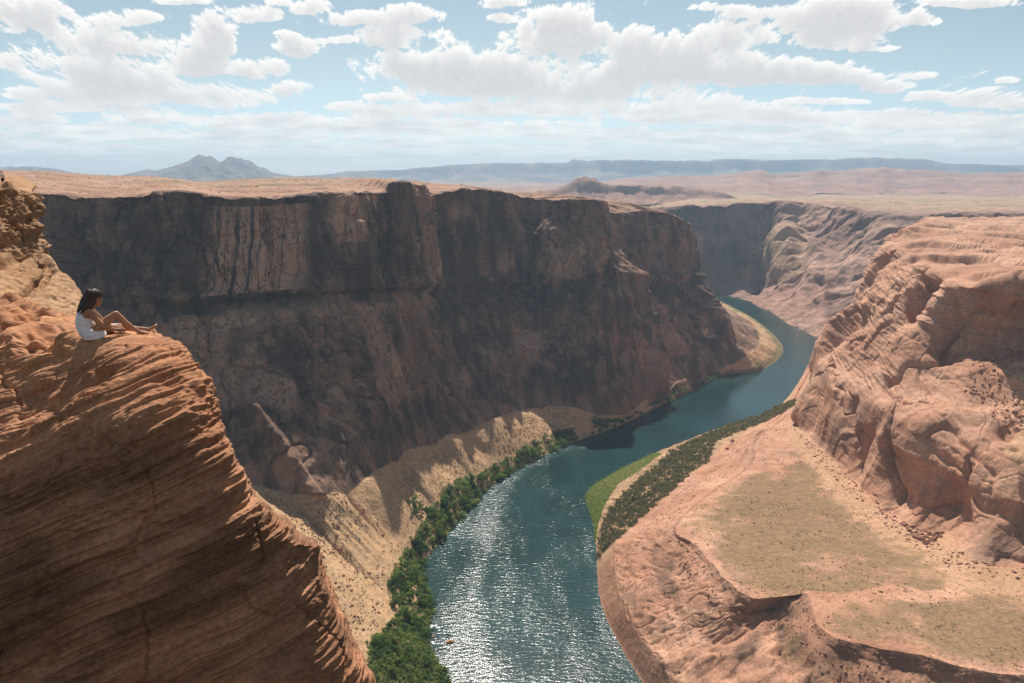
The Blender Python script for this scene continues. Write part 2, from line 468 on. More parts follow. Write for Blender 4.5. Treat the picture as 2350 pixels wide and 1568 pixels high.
face = sstep(2.93, 3.01, ss) * (1 - sstep(4.75, 5.05, ss))
upper = sstep(2.9, 3.1, ss) * (1 - sstep(3.9, 4.1, ss))
lower = sstep(3.9, 4.1, ss) * (1 - sstep(4.8, 5.1, ss))
tal = sstep(4.85, 5.15, ss) * (1 - sstep(5.95, 6.2, ss))
top = 1 - sstep(2.7, 3.0, ss)
# buttresses and clefts run down the face
al = tt * 60.0
D = face * (7 + 8 * sstep(8, 11, tt)) * fbm(x / 110, y / 110, z / 700, 3)
# joint-bounded panels: flat faces with sharp vertical edges
for q, (wl, hl, am) in enumerate(((52, 520, 5.5), (25, 190, 3.0), (12, 50, 1.3))):
    e_ = fbm(x / wl + 9 * q, y / wl, z / hl + 2 * q, 2 + q % 2)
    D += face * am * np.clip(e_ * 9, -1, 1) * (1 - .5 * lower)
cleft = np.clip(ridge(x / 70 + 4, y / 70, z / 700, 2) - .74, 0, 1)
D -= face * 34 * cleft
D -= face * 4.5 * np.exp(-(fbm(x / 34 + 5, y / 34, z / 160, 3) / .035) ** 2)
D -= face * 2.5 * np.exp(-(fbm(x / 50, y / 50 + 7, z / 22, 3) / .03) ** 2)
crack = np.clip(ridge(x / 26 + 1, y / 26, z / 260 + 6, 2) - .80, 0, 1)
D -= face * 16 * crack
zl = z + 9 * fbm(x / 160, y / 160, 0, 2)
D += face * 1.6 * fbm(zl / 24, x / 260, y / 260, 4)
blk = pn(zl / 15, x / 70, y / 70 + 3.1)
D += face * .9 * np.clip(blk * 6, -1, 1)
D += face * .7 * fbm(x / 6, y / 6, z / 10, 4)
# overhang above the long middle ledge
D += 5.0 * np.exp(-((ss - 3.93) / .05) ** 2) - 5.0 * np.exp(-((ss - 4.03) / .035) ** 2)
D += lower * 4 * fbm(x / 60, y / 60, z / 220 + 8, 3)
# two thin fins of rock stand out from the wall on the left
for s0, s1, t0, t1, am in ((3.38, 4.5, 1.90, 2.55, 18), (4.45, 5.0, 3.3, 3.9, 20)):
    f_ = (ss - s0) / (s1 - s0); t0 = t0 + .16 * fbm(ss * 5, 2.2 + s0, 0 * ss, 4)
    D += am * (.75 + .9 * fbm(ss * 9, 7.7 + s0, 0 * ss, 3)) * np.exp(-((tt - t0 - (t1 - t0) * f_) / .26) ** 2) * sstep(0, .3, f_) * sstep(1.12, .98, f_) * np.where(tt > t0 + (t1 - t0) * f_, np.exp(-((tt - t0 - (t1 - t0) * f_) / .05) ** 2), 1)
Dh = np.zeros_like(D)
# talus: broad fans with hollows between them, running down to the water
tw = tt + .75 * fbm(tt * 1.1, ss * 1.2, 1.1, 3)
fan = np.abs(np.sin(np.pi * (tw * .62 + .1))) * (.75 + .8 * fbm(tt * .9, 3.3, 0 * ss, 2))
hf = sstep(4.85, 5.1, ss) * (1 - sstep(5.15, 5.95, ss) * .85)
Dh += tal * hf * 15 * (fan - .55)
Dh += tal * sstep(13.5, 15, tt) * 9 * fbm(x / 40, y / 40, 3, 4)
Dh += tal * (1.6 * fbm(x / 22, y / 22, 0, 5) + 1.0 * (ridge(tt * 5, ss * 1.3, 1.2, 3) - .5) * hf)
# buttresses that step forward out of the shade near the end of the wall
for tc_, wd, am, lo_, hi_ in ((12.15, .22, 9, 3.05, 3.9), (13.0, .35, 10, 3.3, 4.6), (14.3, .25, 26, 3.7, 5.0), (15.6, .3, 18, 3.6, 5.0), (16.9, .3, 22, 3.7, 4.9)):
    D += am * np.exp(-((tt - tc_ - .3 * fbm(ss * 2, tt + tc_, 1, 3)) / wd) ** 2) * sstep(lo_, lo_ + .3, ss) * sstep(hi_ + .1, hi_ - .3, ss)
Dh += sstep(2.80, 2.98, ss) * sstep(3.03, 2.99, ss) * 2.6 * fbm(x / 13, y / 13, 5, 4)
# plateau swells and low ledges
dist = np.clip(y / 700, .5, 4)
sw = fbm(x / 120, y / 60, 1.7, 5)
nf_ = sstep(3.0, 2.9, ss)
Dh += top * sstep(1.0, 1.5, ss) * (2.4 * sw + nf_ * (1.7 * np.tanh(16 * fbm(x / 170, y / 42, 6.2, 4)) + 1.1 * np.tanh(14 * fbm(x / 75, y / 22, 4, 4)) + .6 * np.tanh(10 * fbm(x / 30, y / 10, 2.4, 3))))
Dh += top * .5 * fbm(x / 14, y / 10, 4, 4)
N[..., 2] *= .2
G = G + N * D[..., None]; G[..., 2] += Dh
x, y, z = xyz(G)
# painted nature of the surface: sandy talus, varnished and bare panels, sparse scrub on the plateau
zone = np.zeros(G.shape[:2] + (4,), np.float32)
zone[..., 0] = np.maximum(sstep(4.95, 5.1, ss) * np.maximum(sstep(14.5, 13, tt), sstep(15.6, 16.4, tt) * sstep(5.3, 5.7, ss)) * .95, top * .35)
u_, v_ = project(G)
panel = np.exp(-(np.maximum(np.abs((x + 219) / 40) - .7, 0) / .25) ** 2) * (ss > 3.08) * (ss < 3.97) * (ss < 3.93) \
      + .9 * np.exp(-((x + 146) / 13) ** 2) * (ss > 3.03) * (ss < 3.5)
vz = .75 * face * sstep(-.25, .3, fbm(x / 110, y / 110, z / 120 + 5, 4) + .25 * fbm(x / 18, y / 18, z / 240, 3))
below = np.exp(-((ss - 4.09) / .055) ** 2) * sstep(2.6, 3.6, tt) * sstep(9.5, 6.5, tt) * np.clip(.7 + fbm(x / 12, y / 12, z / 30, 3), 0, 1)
for us, wd in ((511, .9), (549, 2.6), (582, 2.0), (530, .6), (600, .7), (618, .6), (640, .8), (815, .8)):
    xs_ = at(us, 560, Y=690)[0]
    vz = np.maximum(vz, face * np.exp(-((x - xs_ - 2.5 * fbm(z / 40, us, 0, 2) - .02 * (z + 60)) / wd) ** 2) * sstep(3.03, 3.12, ss) * sstep(3.98, 3.9, ss) * 1.3)
ck = np.exp(-(fbm(x / 30 + 5, y / 30, z / 150, 3) / .022) ** 2) + .7 * np.exp(-(fbm(x / 45, y / 45 + 7, z / 20, 3) / .02) ** 2) + .7 * np.exp(-(fbm(x / 14 + 3, y / 14, z / 45, 3) / .03) ** 2)
ledge_shade = np.exp(-((ss - 3.99) / .016) ** 2) * sstep(3.0, 3.8, tt) * sstep(9, 7, tt)  # dark line in the varnish channel paints the shadow under the overhang
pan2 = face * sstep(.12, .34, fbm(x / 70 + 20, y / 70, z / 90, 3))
zone[..., 3] = 1 - np.clip(np.clip(panel, 0, 1) + .75 * below + .7 * pan2, 0, 1) * (1 - ledge_shade)
zone[..., 2] = np.clip(np.where(vz > .8, vz, vz * zone[..., 3]) + ledge_shade + .8 * ck * face * np.clip(zone[..., 3], .25, 1), 0, 1)
zone[..., 1] = sstep(5.86, 5.98, ss) * .55 + .6 * sstep(5.6, 5.9, ss) * sstep(15.6, 16.6, tt) + top * np.clip(.42 + .8 * fbm(x / 160, y / 110, 9, 4), 0, .75) * sstep(2.85, 2.2, ss)
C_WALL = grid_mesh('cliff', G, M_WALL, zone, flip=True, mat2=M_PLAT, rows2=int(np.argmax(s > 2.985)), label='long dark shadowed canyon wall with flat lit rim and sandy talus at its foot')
G_wall, S_wall, T_wall = G, ss, tt

# ================================================================== the inner butte and the green terrace below it
bcols = [
 # top lip              lip foot              crest                cliff base           apron end            terrace lip          below the lip        slickrock edge        waterline
 [(2105,520,'Y',1500),(2060,600,'Y',1440),(1965,700,'Y',1380),(1890,788,'z',-288),(1888,786,'z',-291),(1887,784,'z',-293),(1886,782,'z',-295),(1885,780,'z',-297),(1884,776,'z',-301)],
 [(2041,546,'Y',1000),(1978,655,'Y',930),(1866,790,'Y',868),(1826,968,'z',-262),(1818,957,'z',-268),(1812,948,'z',-272),(1808,942,'z',-280),(1803,934,'z',-290),(1796,925,'z',-301)],
 [(2052,566,'Y',935),(1990,675,'Y',868),(1874,846,'Y',818),(1848,994,'z',-258),(1800,1000,'z',-262),(1742,1006,'z',-266),(1715,1008,'z',-276),(1690,1008,'z',-287),(1612,992,'z',-301)],
 [(2085,580,'Y',865),(2012,680,'Y',805),(1915,884,'Y',735),(1901,1043,'z',-255),(1840,1062,'z',-259),(1722,1070,'z',-262),(1690,1072,'z',-270),(1625,1066,'z',-285),(1475,1046,'z',-301)],
 [(2113,598,'Y',805),(2061,695,'Y',748),(1985,920,'Y',665),(1962,1105,'z',-252),(1880,1124,'z',-256),(1610,1150,'z',-260),(1590,1152,'z',-268),(1532,1148,'z',-284),(1342,1122,'z',-301)],
 [(2140,622,'Y',745),(2113,745,'Y',705),(2030,940,'Y',615),(2020,1161,'z',-250),(1935,1190,'z',-253),(1550,1216,'z',-255),(1535,1222,'z',-266),(1462,1202,'z',-284),(1358,1200,'z',-301)],
 [(2158,634,'Y',715),(2140,772,'Y',680),(2064,962,'Y',595),(2060,1186,'z',-248),(1985,1240,'z',-250),(1600,1255,'z',-252),(1588,1268,'z',-264),(1412,1256,'z',-280),(1368,1290,'z',-301)],
 [(2186,645,'Y',688),(2166,786,'Y',672),(2130,1000,'Y',562),(2120,1215,'z',-246),(2045,1284,'z',-247),(1645,1308,'z',-248),(1636,1326,'z',-262),(1430,1370,'z',-281),(1378,1385,'z',-301)],
 [(2222,652,'Y',662),(2213,801,'Y',656),(2180,1026,'Y',540),(2187,1225,'z',-241),(2112,1325,'z',-243),(1722,1372,'z',-245),(1714,1400,'z',-262),(1485,1470,'z',-280),(1425,1487,'z',-301)],
 [(2256,655,'Y',646),(2250,808,'Y',648),(2215,1042,'Y',524),(2206,1262,'z',-239),(2160,1350,'z',-241),(1842,1362,'z',-244),(1832,1392,'z',-258),(1560,1580,'z',-280),(1478,1575,'z',-301)],
 [(2292,653,'Y',636),(2278,811,'Y',642),(2284,1072,'Y',505),(2250,1287,'z',-237),(2222,1378,'z',-239),(1890,1446,'z',-242),(1880,1476,'z',-257),(1690,1740,'z',-280),(1570,1720,'z',-301)],
 [(2350,648,'Y',626),(2350,790,'Y',634),(2340,1090,'Y',492),(2310,1296,'z',-236),(2300,1392,'z',-238),(2003,1484,'z',-240),(1996,1516,'z',-256),(1880,1900,'z',-280),(1720,1950,'z',-301)],
 [(2430,642,'Y',616),(2430,772,'Y',624),(2410,1104,'Y',482),(2390,1302,'z',-235),(2390,1404,'z',-237),(2110,1502,'z',-239),(2106,1536,'z',-256),(2110,2000,'z',-280),(2010,2150,'z',-301)],
 [(2530,642,'Y',606),(2520,765,'Y',612),(2510,1112,'Y',472),(2490,1310,'z',-234),(2490,1420,'z',-236),(2262,1540,'z',-238),(2260,1580,'z',-256),(2360,2100,'z',-280),(2300,2400,'z',-301)],
 [(2760,642,'Y',580),(2760,760,'Y',566),(2740,1130,'Y',455),(2720,1330,'z',-232),(2720,1440,'z',-234),(2520,1560,'z',-236),(2520,1610,'z',-256),(2700,2200,'z',-280),(2700,2600,'z',-301)],
]
NB = 1000
wb = [.5, .9, 1.1, 1.2, 1.3, .9, 1.0, 1.2, .9, .9, 1.0, 1.1, 1.0, 1.6]
L = keys(bcols)
sk = [(2125,500,1700)] + [(2150 + i * 90, 497 - i * 1.5, 1650) for i in range(1, 15)]
brow = np.array([at(u, v, Y=y) for u, v, y in sk])
brow[:, 2] = np.linspace(-95, -98, len(brow))
farb = np.array([at(2200 + i * 110, 466, Y=2600) for i in range(15)]); farb[:, 2] = -112
inner = L[0] * .6 + brow * .4; inner[:, 2] = L[0][:, 2] + 5.0
near_lip = L[0] * .9 + brow * .1; near_lip[:, 2] = L[0][:, 2] + 2.5
drop = np.array([.6, .8, 1, 1.2, 1.5, 2.2, 2.6, 3.2, 4.5, 2.2, 3.5, 5.5, 6, 6.5, 6.5])
L[6] = L[5] * .95 + L[7] * .05; L[6][:, 2] = L[5][:, 2] - drop
under = L[-1].copy(); under[:, 2] -= 6; under[:, 0] -= 8; under[:, 1] -= 5
G, s, t = loft([farb, brow, inner, near_lip] + L + [under],
               [(6, 1), (50, 1), (55, 1), (34, 1), (120, 1), (130, 1), (150, 1), (50, 1), (130, 1), (26, 1), (80, 1), (60, 1), (3, 1)], NB, wb)
tt = np.broadcast_to(t, G.shape[:2]).copy(); ss = np.broadcast_to(s[:, None], G.shape[:2])
# soften the corners so that the slickrock rolls over instead of breaking
w_keep = (sstep(8.75, 8.95, ss) * (1 - sstep(10.05, 10.3, ss)))[..., None]
Gb = blur(G, 0, 3, 3); Gb = blur(Gb, 1, 3, 3)
G = G * w_keep + Gb * (1 - w_keep)
N = normals(G); N = -N if N[300, NB // 2, 2] < 0 else N
x, y, z = xyz(G)
top = 1 - sstep(3.6, 4.1, ss)
upc = sstep(3.8, 4.2, ss) * (1 - sstep(4.9, 5.2, ss))
bench = sstep(4.9, 5.2, ss) * (1 - sstep(5.8, 6.1, ss))
loc = sstep(5.8, 6.1, ss) * (1 - sstep(6.9, 7.1, ss))
apr = sstep(6.9, 7.1, ss) * (1 - sstep(7.8, 8.1, ss))
ter = sstep(7.9, 8.1, ss) * (1 - sstep(8.85, 8.98, ss))
ledge = sstep(8.9, 9.05, ss) * (1 - sstep(9.95, 10.1, ss))
slick = sstep(9.9, 10.2, ss) * (1 - sstep(10.9, 11.3, ss))
bank = sstep(10.95, 11.15, ss) * (1 - sstep(11.9, 12.1, ss))
cliffy = upc + bench + loc
# massive slickrock: rounded blocks parted by joints, thin crossbeds on every surface
bil = np.sqrt(fbm(x / 130 + 2, y / 130, z / 130, 2) ** 2 + .004)
D = (upc + bench + .6 * loc) * (40 * bil - 10)
for q_, (wl, hl, am) in enumerate(((75, 70, 4.0), (34, 30, 1.0), (15, 10, .30))):
    e_ = fbm(x / wl + 11 * q_, y / wl, z / hl + 3 * q_, 3)
    D += cliffy * am * np.tanh(e_ * 6) * (1 - .45 * loc)
    D -= cliffy * am * .9 * np.exp(-(e_ / .035) ** 2) * (1 - .5 * loc)
jn = np.clip(ridge(x / 105 + 3.1, y / 105 - z / 500, .4, 2) - .76, 0, 1)
D -= (upc + loc * .8 + bench * .5) * 44 * jn
zb = z + .18 * x + 5 * fbm(x / 90, y / 90, .3, 2)
lay = fbm(zb / 9, x / 130, y / 130, 3)
D += (upc * 1.2 + loc * .3 + bench * .5 + top * 1.1) * np.tanh(lay * 5)
zb2 = z + .45 * x - .2 * y + 4 * fbm(x / 60, y / 60, 7.3, 2)
D += (upc + bench + top * .6 + slick * .8) * .45 * np.tanh(4 * pn(zb2 / 3.2, x / 40, y / 40))
D += loc * 1.8 * fbm(x / 16, y / 16, z / 140, 3)
D += (cliffy * .28 + slick * .5 + apr * .3 + top * .5) * fbm(x / 8, y / 8, z / 8, 5, .6)
# deep alcove under the upper lip on the near side
alc = sstep(8.2, 9.4, tt) * upc
D -= alc * 6 * np.sin(np.clip((ss - 4.0), 0, 1) * np.pi) ** .8
D += sstep(8.0, 9.2, tt) * 5 * np.exp(-((ss - 4.0) / .10) ** 2)
# broad recesses between the buttresses of the upper cliff and the lower wall
for tc_, wd, dp, lo_, hi_ in ((7.05, .20, 16, 4.1, 5.0), (4.62, .26, 18, 4.1, 5.0), (5.28, .16, 14, 5.8, 6.9), (3.62, .12, 8, 5.9, 6.9)):
    D -= dp * np.exp(-((tt - tc_ - .35 * fbm(ss * 2.2, tt * 2 + tc_, 0, 3)) / wd) ** 2) * sstep(lo_, lo_ + .25, ss) * sstep(hi_ + .15, hi_ - .15, ss)
# smooth lower cliff undercut near its base, with a shadowed hollow behind the rubble
D -= loc * 6 * np.sin(np.clip((ss - 6.30) / .70, 0, 1) * np.pi) * sstep(3.5, 5.5, tt)
D -= 8 * np.exp(-((tt - 5.7) / .7) ** 2) * np.exp(-((ss - 6.86) / .16) ** 2)
Dh = np.zeros_like(D)
sw = fbm(x / 110, y / 55, 2.2, 5)
Dh += top * (5.5 * sw + 3.2 * np.clip(sw * 9, -1, 1) + 1.6 * fbm(x / 25, y / 16, 6, 4)) * sstep(.4, 1.1, ss)
Dh += ter * (1.3 * fbm(x / 40, y / 40, 3, 4))
Dh += apr * 1.6 * fbm(x / 30, y / 30, 5, 4)
# slickrock slope below the lip: furrows running along it, and rounded ribs
al = tt * 9.0
Dh += slick * (3.8 * fbm(ss * 3.2, al * .10, 1.0, 2) + 3.0 * np.clip(ridge(ss * 2.6, al * .16, 7.7, 2) - .35, -.6, 1) + 1.2 * fbm(x / 12, y / 12, 2, 4))
Dh += slick * sstep(8, 9.5, tt) * (4.5 * (ridge(x / 70, y / 70, 4.4, 2) - .5) + 3 * (ridge(x / 24, y / 24, 1.4, 2) - .5))
pu, pv = project(G)
Dh -= slick * sstep(4, 6, tt) * 3.4 * np.clip(ridge(ss * 4.2 + 1, al * .5, 3.7, 2) - .55, 0, 1)
Dh += bank * (.8 * fbm(x / 9, y / 9, 1, 3))
wob = fbm(x / 22, y / 22, ss * 0 + 5.5, 3)
D += ledge * (2.2 * fbm(x / 14, y / 14, z / 10, 4))
G = G + N * D[..., None]; G[..., 2] += Dh
shift = (sstep(8.0, 8.9, ss) * (1 - sstep(9.9, 10.6, ss)) * wob * 4)[..., None] * np.array([-.8, -.5, 0.0])
G = G + shift
bm_ = sstep(11.95, 12.0, ss) ; x, y, z = xyz(G)
zone = np.zeros(G.shape[:2] + (3,), np.float32)
g1 = sstep(7.2, 8.25, ss) * (1 - .55 * sstep(8.7, 8.95, ss)) * (1 - sstep(8.95, 9.0, ss))
patch = fbm(x / 60, y / 60, 8, 4)
zone[..., 1] = np.clip(g1 * sstep(1.6, 3.2, tt) * (.86 + .9 * patch) - .8 * np.exp(-((tt - 9.15 - .9 * patch - .25 * (8.9 - ss)) / .36) ** 2) - .55 * sstep(3.8, 2.4, tt + 1.5 * patch), 0, 1)
zone[..., 1] += top * np.clip(.12 + .5 * fbm(x / 160, y / 90, 9, 3), 0, .5) * sstep(3.4, 2.0, ss)
fur = fbm(ss * 3.2, al * .10, 1.0, 2)
zone[..., 1] += .55 * bank * sstep(.8, 2, tt) * sstep(6.6, 5.6, tt)
zone[..., 1] += slick * sstep(.05, .35, -fur) * .42 * sstep(6, 8, tt)
zone[..., 0] = np.clip(apr * .55 + bank * (.9 - .7 * sstep(5.6, 6.6, tt)) + ter * .12 + .95 * bench * sstep(10.3, 11.2, tt + 1.2 * patch) * sstep(5.05, 5.2, ss), 0, 1)
zone[..., 2] = np.clip((upc * .35 + loc * .55) * sstep(-.1, .35, fbm(x / 45, y / 45, z / 130 + 1, 4)) + ledge * .5 * sstep(9.0, 9.3, ss) + slick * sstep(5, 6.5, tt) * (.75 * sstep(.0, .3, -fur) + .5 * sstep(.1, .35, fbm(x / 15, y / 15, 4, 4)) * sstep(10.75, 10.5, ss)), 0, 1)
C_BUTTE = grid_mesh('butte', G, M_BUTTE, zone, flip=False, label='pink slickrock butte with rounded ledges above an olive grassy terrace')
G_but, S_but, T_but = G, ss, tt

# ================================================================== far canyon wall at the next bend
ecols = [
 [(1440,486,'Y',1960),(1450,560,'Y',1940),(1500,660,'Y',1930),(1580,690,'z',-301)],
 [(1530,479,'Y',2050),(1540,560,'Y',2030),(1570,655,'Y',2012),(1610,674,'z',-301)],
 [(1600,471,'Y',2120),(1605,560,'Y',2095),(1622,660,'Y',2065),(1645,675,'z',-301)],
 [(1680,468,'Y',2150),(1690,560,'Y',2120),(1690,655,'Y',2040),(1680,683,'z',-301)],
 [(1771,465,'Y',2170),(1760,560,'Y',2120),(1732,672,'Y',1955),(1712,692,'z',-301)],
 [(1812,466,'Y',2150),(1800,560,'Y',2060),(1766,684,'Y',1835),(1742,706,'z',-301)],
 [(1850,467,'Y',2140),(1850,560,'Y',2020),(1800,695,'Y',1760),(1768,718,'z',-301)],
 [(1905,474,'Y',2060),(1890,570,'Y',1930),(1838,714,'Y',1640),(1806,744,'z',-301)],
 [(1955,484,'Y',1950),(1930,580,'Y',1820),(1872,734,'Y',1540),(1845,762,'z',-301)],
 [(2010,490,'Y',1850),(1985,590,'Y',1730),(1915,750,'Y',1480),(1880,778,'z',-301)],
 [(2090,494,'Y',1780),(2060,600,'Y',1640),(2000,730,'Y',1450),(1960,790,'z',-301)],
 [(2200,489,'Y',1760),(2180,600,'Y',1640),(2160,730,'Y',1480),(2150,790,'z',-301)],
 [(2420,486,'Y',1740),(2400,600,'Y',1640),(2380,730,'Y',1500),(2370,790,'z',-301)],
]
NE = 560
L = keys(ecols)
edge = [(1440 + i * 62, y) for i, y in enumerate([3300] * 13)]
brow = np.array([at(u, 452, Y=y) for u, y in edge]); brow[:, 2] = -108
for i in range(len(brow)): brow[i, 0] = L[0][i, 0] * 1.9 + 200
far_ = brow * 1.6; far_[:, 2] = -135
under = L[-1].copy(); under[:, 2] -= 6
G, s, t = loft([far_, brow] + L + [under], [(8, 1), (80, -1.5), (90, 1), (90, 1), (60, 1), (3, 1)], NE)
tt = np.broadcast_to(t, G.shape[:2]); ss = np.broadcast_to(s[:, None], G.shape[:2])
G = blur(G, 1, 2, 1)
N = normals(G); N = -N if N[120, NE // 2, 1] > 0 else N
x, y, z = xyz(G)
face = sstep(1.9, 2.1, ss) * (1 - sstep(3.8, 4.1, ss)); low = sstep(3.8, 4.1, ss) * (1 - sstep(4.8, 5, ss)); top = 1 - sstep(1.8, 2.0, ss)
D = face * (32 * fbm(x / 150, y / 150, z / 400, 3) + 12 * fbm(x / 50, y / 50, z / 160, 3) + 5 * fbm(z / 30, x / 300, y / 300, 3) + 3 * fbm(x / 15, y / 15, z / 22, 3))
D -= face * 60 * np.clip(ridge(x / 120 + 2, y / 120 + z / 400, .4, 2) - .72, 0, 1)
# the pale rounded domes half way down
D += 55 * np.exp(-((tt - 5.3) / .75) ** 2) * np.exp(-((ss - 3.1) / .45) ** 2) + 25 * np.exp(-((tt - 6.9) / .5) ** 2) * np.exp(-((ss - 3.2) / .5) ** 2)
# cave at the water
D -= 46 * np.exp(-((tt - 3.75) / .30) ** 2) * np.exp(-((ss - 3.85) / .22) ** 2)
Dh = low * 9 * fbm(x / 34, y / 34, 0, 5) + top * (4 * fbm(x / 180, y / 90, 1, 5) + 4 * np.clip(fbm(x / 240, y / 100, 5, 4) * 8, -1, 1)) * sstep(0, .5, ss) * sstep(2.0, 1.9, ss)
G = G + N * D[..., None]; G[..., 2] += Dh
zone = np.zeros(G.shape[:2] + (3,), np.float32)
dome = np.exp(-((tt - 5.4) / 1.3) ** 2) * np.exp(-((ss - 3.2) / .6) ** 2)
zone[..., 2] = np.clip(.85 * face * sstep(4.9, 4.0, tt) * sstep(3.9, 3.4, ss) * sstep(-.4, .2, fbm(x / 90, y / 90, z / 200, 3)) + .25 * face * sstep(3.0, 2.6, ss) - dome, 0, 1)
zone[..., 0] = np.clip(.9 * dome + low * .28 * sstep(3.6, 4.4, tt) + top * .6, 0, 1)
zone[..., 1] = top * np.clip(.35 + .6 * fbm(x / 300, y / 160, 9, 3), 0, .6)
C_FAR = grid_mesh('far_cliff', G, M_FAR, zone, flip=True, label='hazy far canyon wall with pale rounded domes at the next river bend')

# ================================================================== open desert to the horizon
rr = np.concatenate([np.linspace(1500, 3000, 12), np.geomspace(3100, 15200, 120)])
aa_ = np.linspace(R(-50), R(50), 420)
rg, ag = np.meshgrid(rr, aa_, indexing='ij')
x, y = rg * np.sin(ag), rg * np.cos(ag)
z = -165 + sstep(2200, 4200, y) * 45 + 14 * fbm(x / 900, y / 700, 3, 4) * sstep(1800, 5000, y) + 20 * np.clip(fbm(x / 1500, y / 900, 8, 4) * 5, -1, 1) * sstep(3500, 7000, y)
z -= 30 * sstep(7000, 12000, y)
hole = sstep(2700, 2300, y)
z = z - hole * 190 * (np.abs(x) < 2600)
G = np.stack([x, y, z], -1)
zone = np.zeros(G.shape[:2] + (3,), np.float32)
zone[..., 0] = .45; zone[..., 1] = np.clip(.35 + .7 * fbm(x / 2200, y / 1500, 3, 3), 0, .8)
grid_mesh('ground', G, M_HILL, zone, flip=False, label='flat hazy desert stretching to the horizon')

def hills(name, pts, Y0, depth, base, rough, mat, nx, label, steep=.5, ny=46, zone0=(.4, .2, 0), noise_y=1.0, cliff=0.0):
    """a range whose crest passes through the surveyed bearings pts at about distance Y0"""
    u = np.array([p[0] for p in pts]); v = np.array([p[1] for p in pts])
    uu = np.linspace(u[0], u[-1], nx); vv_ = np.interp(uu, u, v)
    crest = np.array([at(a, b, Y=Y0) for a, b in zip(uu, vv_)])
    f = np.linspace(-1, 1, ny)
    prof = np.where(f < 0, 1 - np.abs(f) ** steep if steep < 1 else (1 - np.abs(f)) ** steep, 1 - f ** 2 * .9)
    if cliff > 0:
        a = np.abs(np.minimum(f, 0))
        prof = np.where(f < 0, np.interp(a, [0, .06, .14, .3, .6, 1], [1, .97, 1 - cliff, .36, .14, 0]), prof)
    Yv = f * depth
    X = crest[None, :, 0] * (1 + Yv[:, None] / Y0)
    Yg = Y0 + Yv[:, None] + 0 * X
    zz = base + (crest[None, :, 2] - base) * prof[:, None]
    h = np.maximum(crest[None, :, 2] - base, 5)
    mod = np.minimum(1, .10 + np.abs(f) * 4)[:, None]
    Lh = depth * .55
    off = fbm(X / Lh, Yg * 0 + 1.5, zz * 0, 4) * depth * .35 * mod * noise_y
    Yg = Yg + off
    zz = zz + rough * h * mod * (fbm(X / (Lh * .6), Yg / (Lh * .6), 2.0, 5) + .6 * (ridge(X / (Lh * .4), Yg / (Lh * 1.1), 4.0, 3) - .5)) * (prof[:, None] > .02)
    zz = zz + rough * h * (.34 * fbm(X / (Lh * .14), Yg / (Lh * .22), 6.0, 4) + .16 * np.tanh(8 * fbm(X / (Lh * .3), Yg / (Lh * .12), 9.0, 3))) * (f < .5)[:, None]
    G = np.stack([X, Yg, zz], -1)
    zn = np.zeros(G.shape[:2] + (3,), np.float32); zn[...] = zone0
    return grid_mesh(name, G, mat, zn, flip=False, label=label)

hills('hills', [(1230,440),(1275,436),(1300,426),(1322,413),(1345,409),(1362,413),(1385,422),(1406,426),(1440,425),(1494,428),(1560,430),(1626,437),(1665,445),(1692,455),(1710,462)],
      3600, 420, -125, .34, M_HILL, 420, 'bluish shadowed bluff on the plateau behind the canyon rim', cliff=.5, zone0=(.15, .0, .25))
hills('hills', [(1240,436),(1330,428),(1410,414),(1500,409),(1550,405),(1640,407),(1700,400),(1755,392),(1790,401),(1850,399),(1892,393),(1930,398),(1990,391),(2037,384),(2060,389),(2093,391),(2160,396),(2230,400),(2300,399),(2380,395),(2500,398),(2650,400)],
      6400, 2000, -125, .34, M_HILL, 520, 'low pinkish desert hills in front of the long blue mesa', steep=1.3, zone0=(.3, .15, 0))
hills('hills', [(1020,436),(1060,430),(1100,433),(1140,436),(1180,432),(1230,434),(1300,436),(1330,440)],
      5200, 600, -130, .2, M_HILL, 160, 'low sunlit rise just above the main canyon rim', steep=1.2)
hills('mountain', [(280,404),(306,396),(325,392),(341,390),(356,394),(372,392),(392,386),(412,380),(434,373),(446,368),(455,363),(468,360),(482,361),(494,364),(506,371),(516,370),(527,364),(540,361),(552,364),(566,370),(580,375),(594,383),(608,389),(622,396),(640,400),(660,403),(690,407),(720,410)],
      9500, 1000, -130, .26, M_MESA, 420, 'blue twin-peaked mountain on the horizon above the canyon rim', steep=1.0, ny=70)
hills('mountain', [(-200,388),(-60,386),(10,385),(60,383),(90,385),(118,386),(140,391),(165,396),(190,400)],
      9800, 900, -130, .2, M_MESA, 160, 'low blue ridge at the far end of the plateau near the standing person', steep=1.0)
hills('mesa', [(640,408),(700,404),(740,402),(764,399),(800,393),(925,390),(935,388),(1000,383),(1041,379),(1100,377),(1133,375),(1220,375),(1300,374),(1312,366),(1330,367),(1350,369),(1450,368),(1560,370),(1692,366),(1800,368),(1890,366),(2013,363),(2090,366),(2133,369),(2157,376),(2250,377),(2350,381),(2500,383),(2700,386)],
      12500, 1600, -170, .14, M_MESA, 620, 'long blue flat-topped mesa along the horizon', cliff=.45)
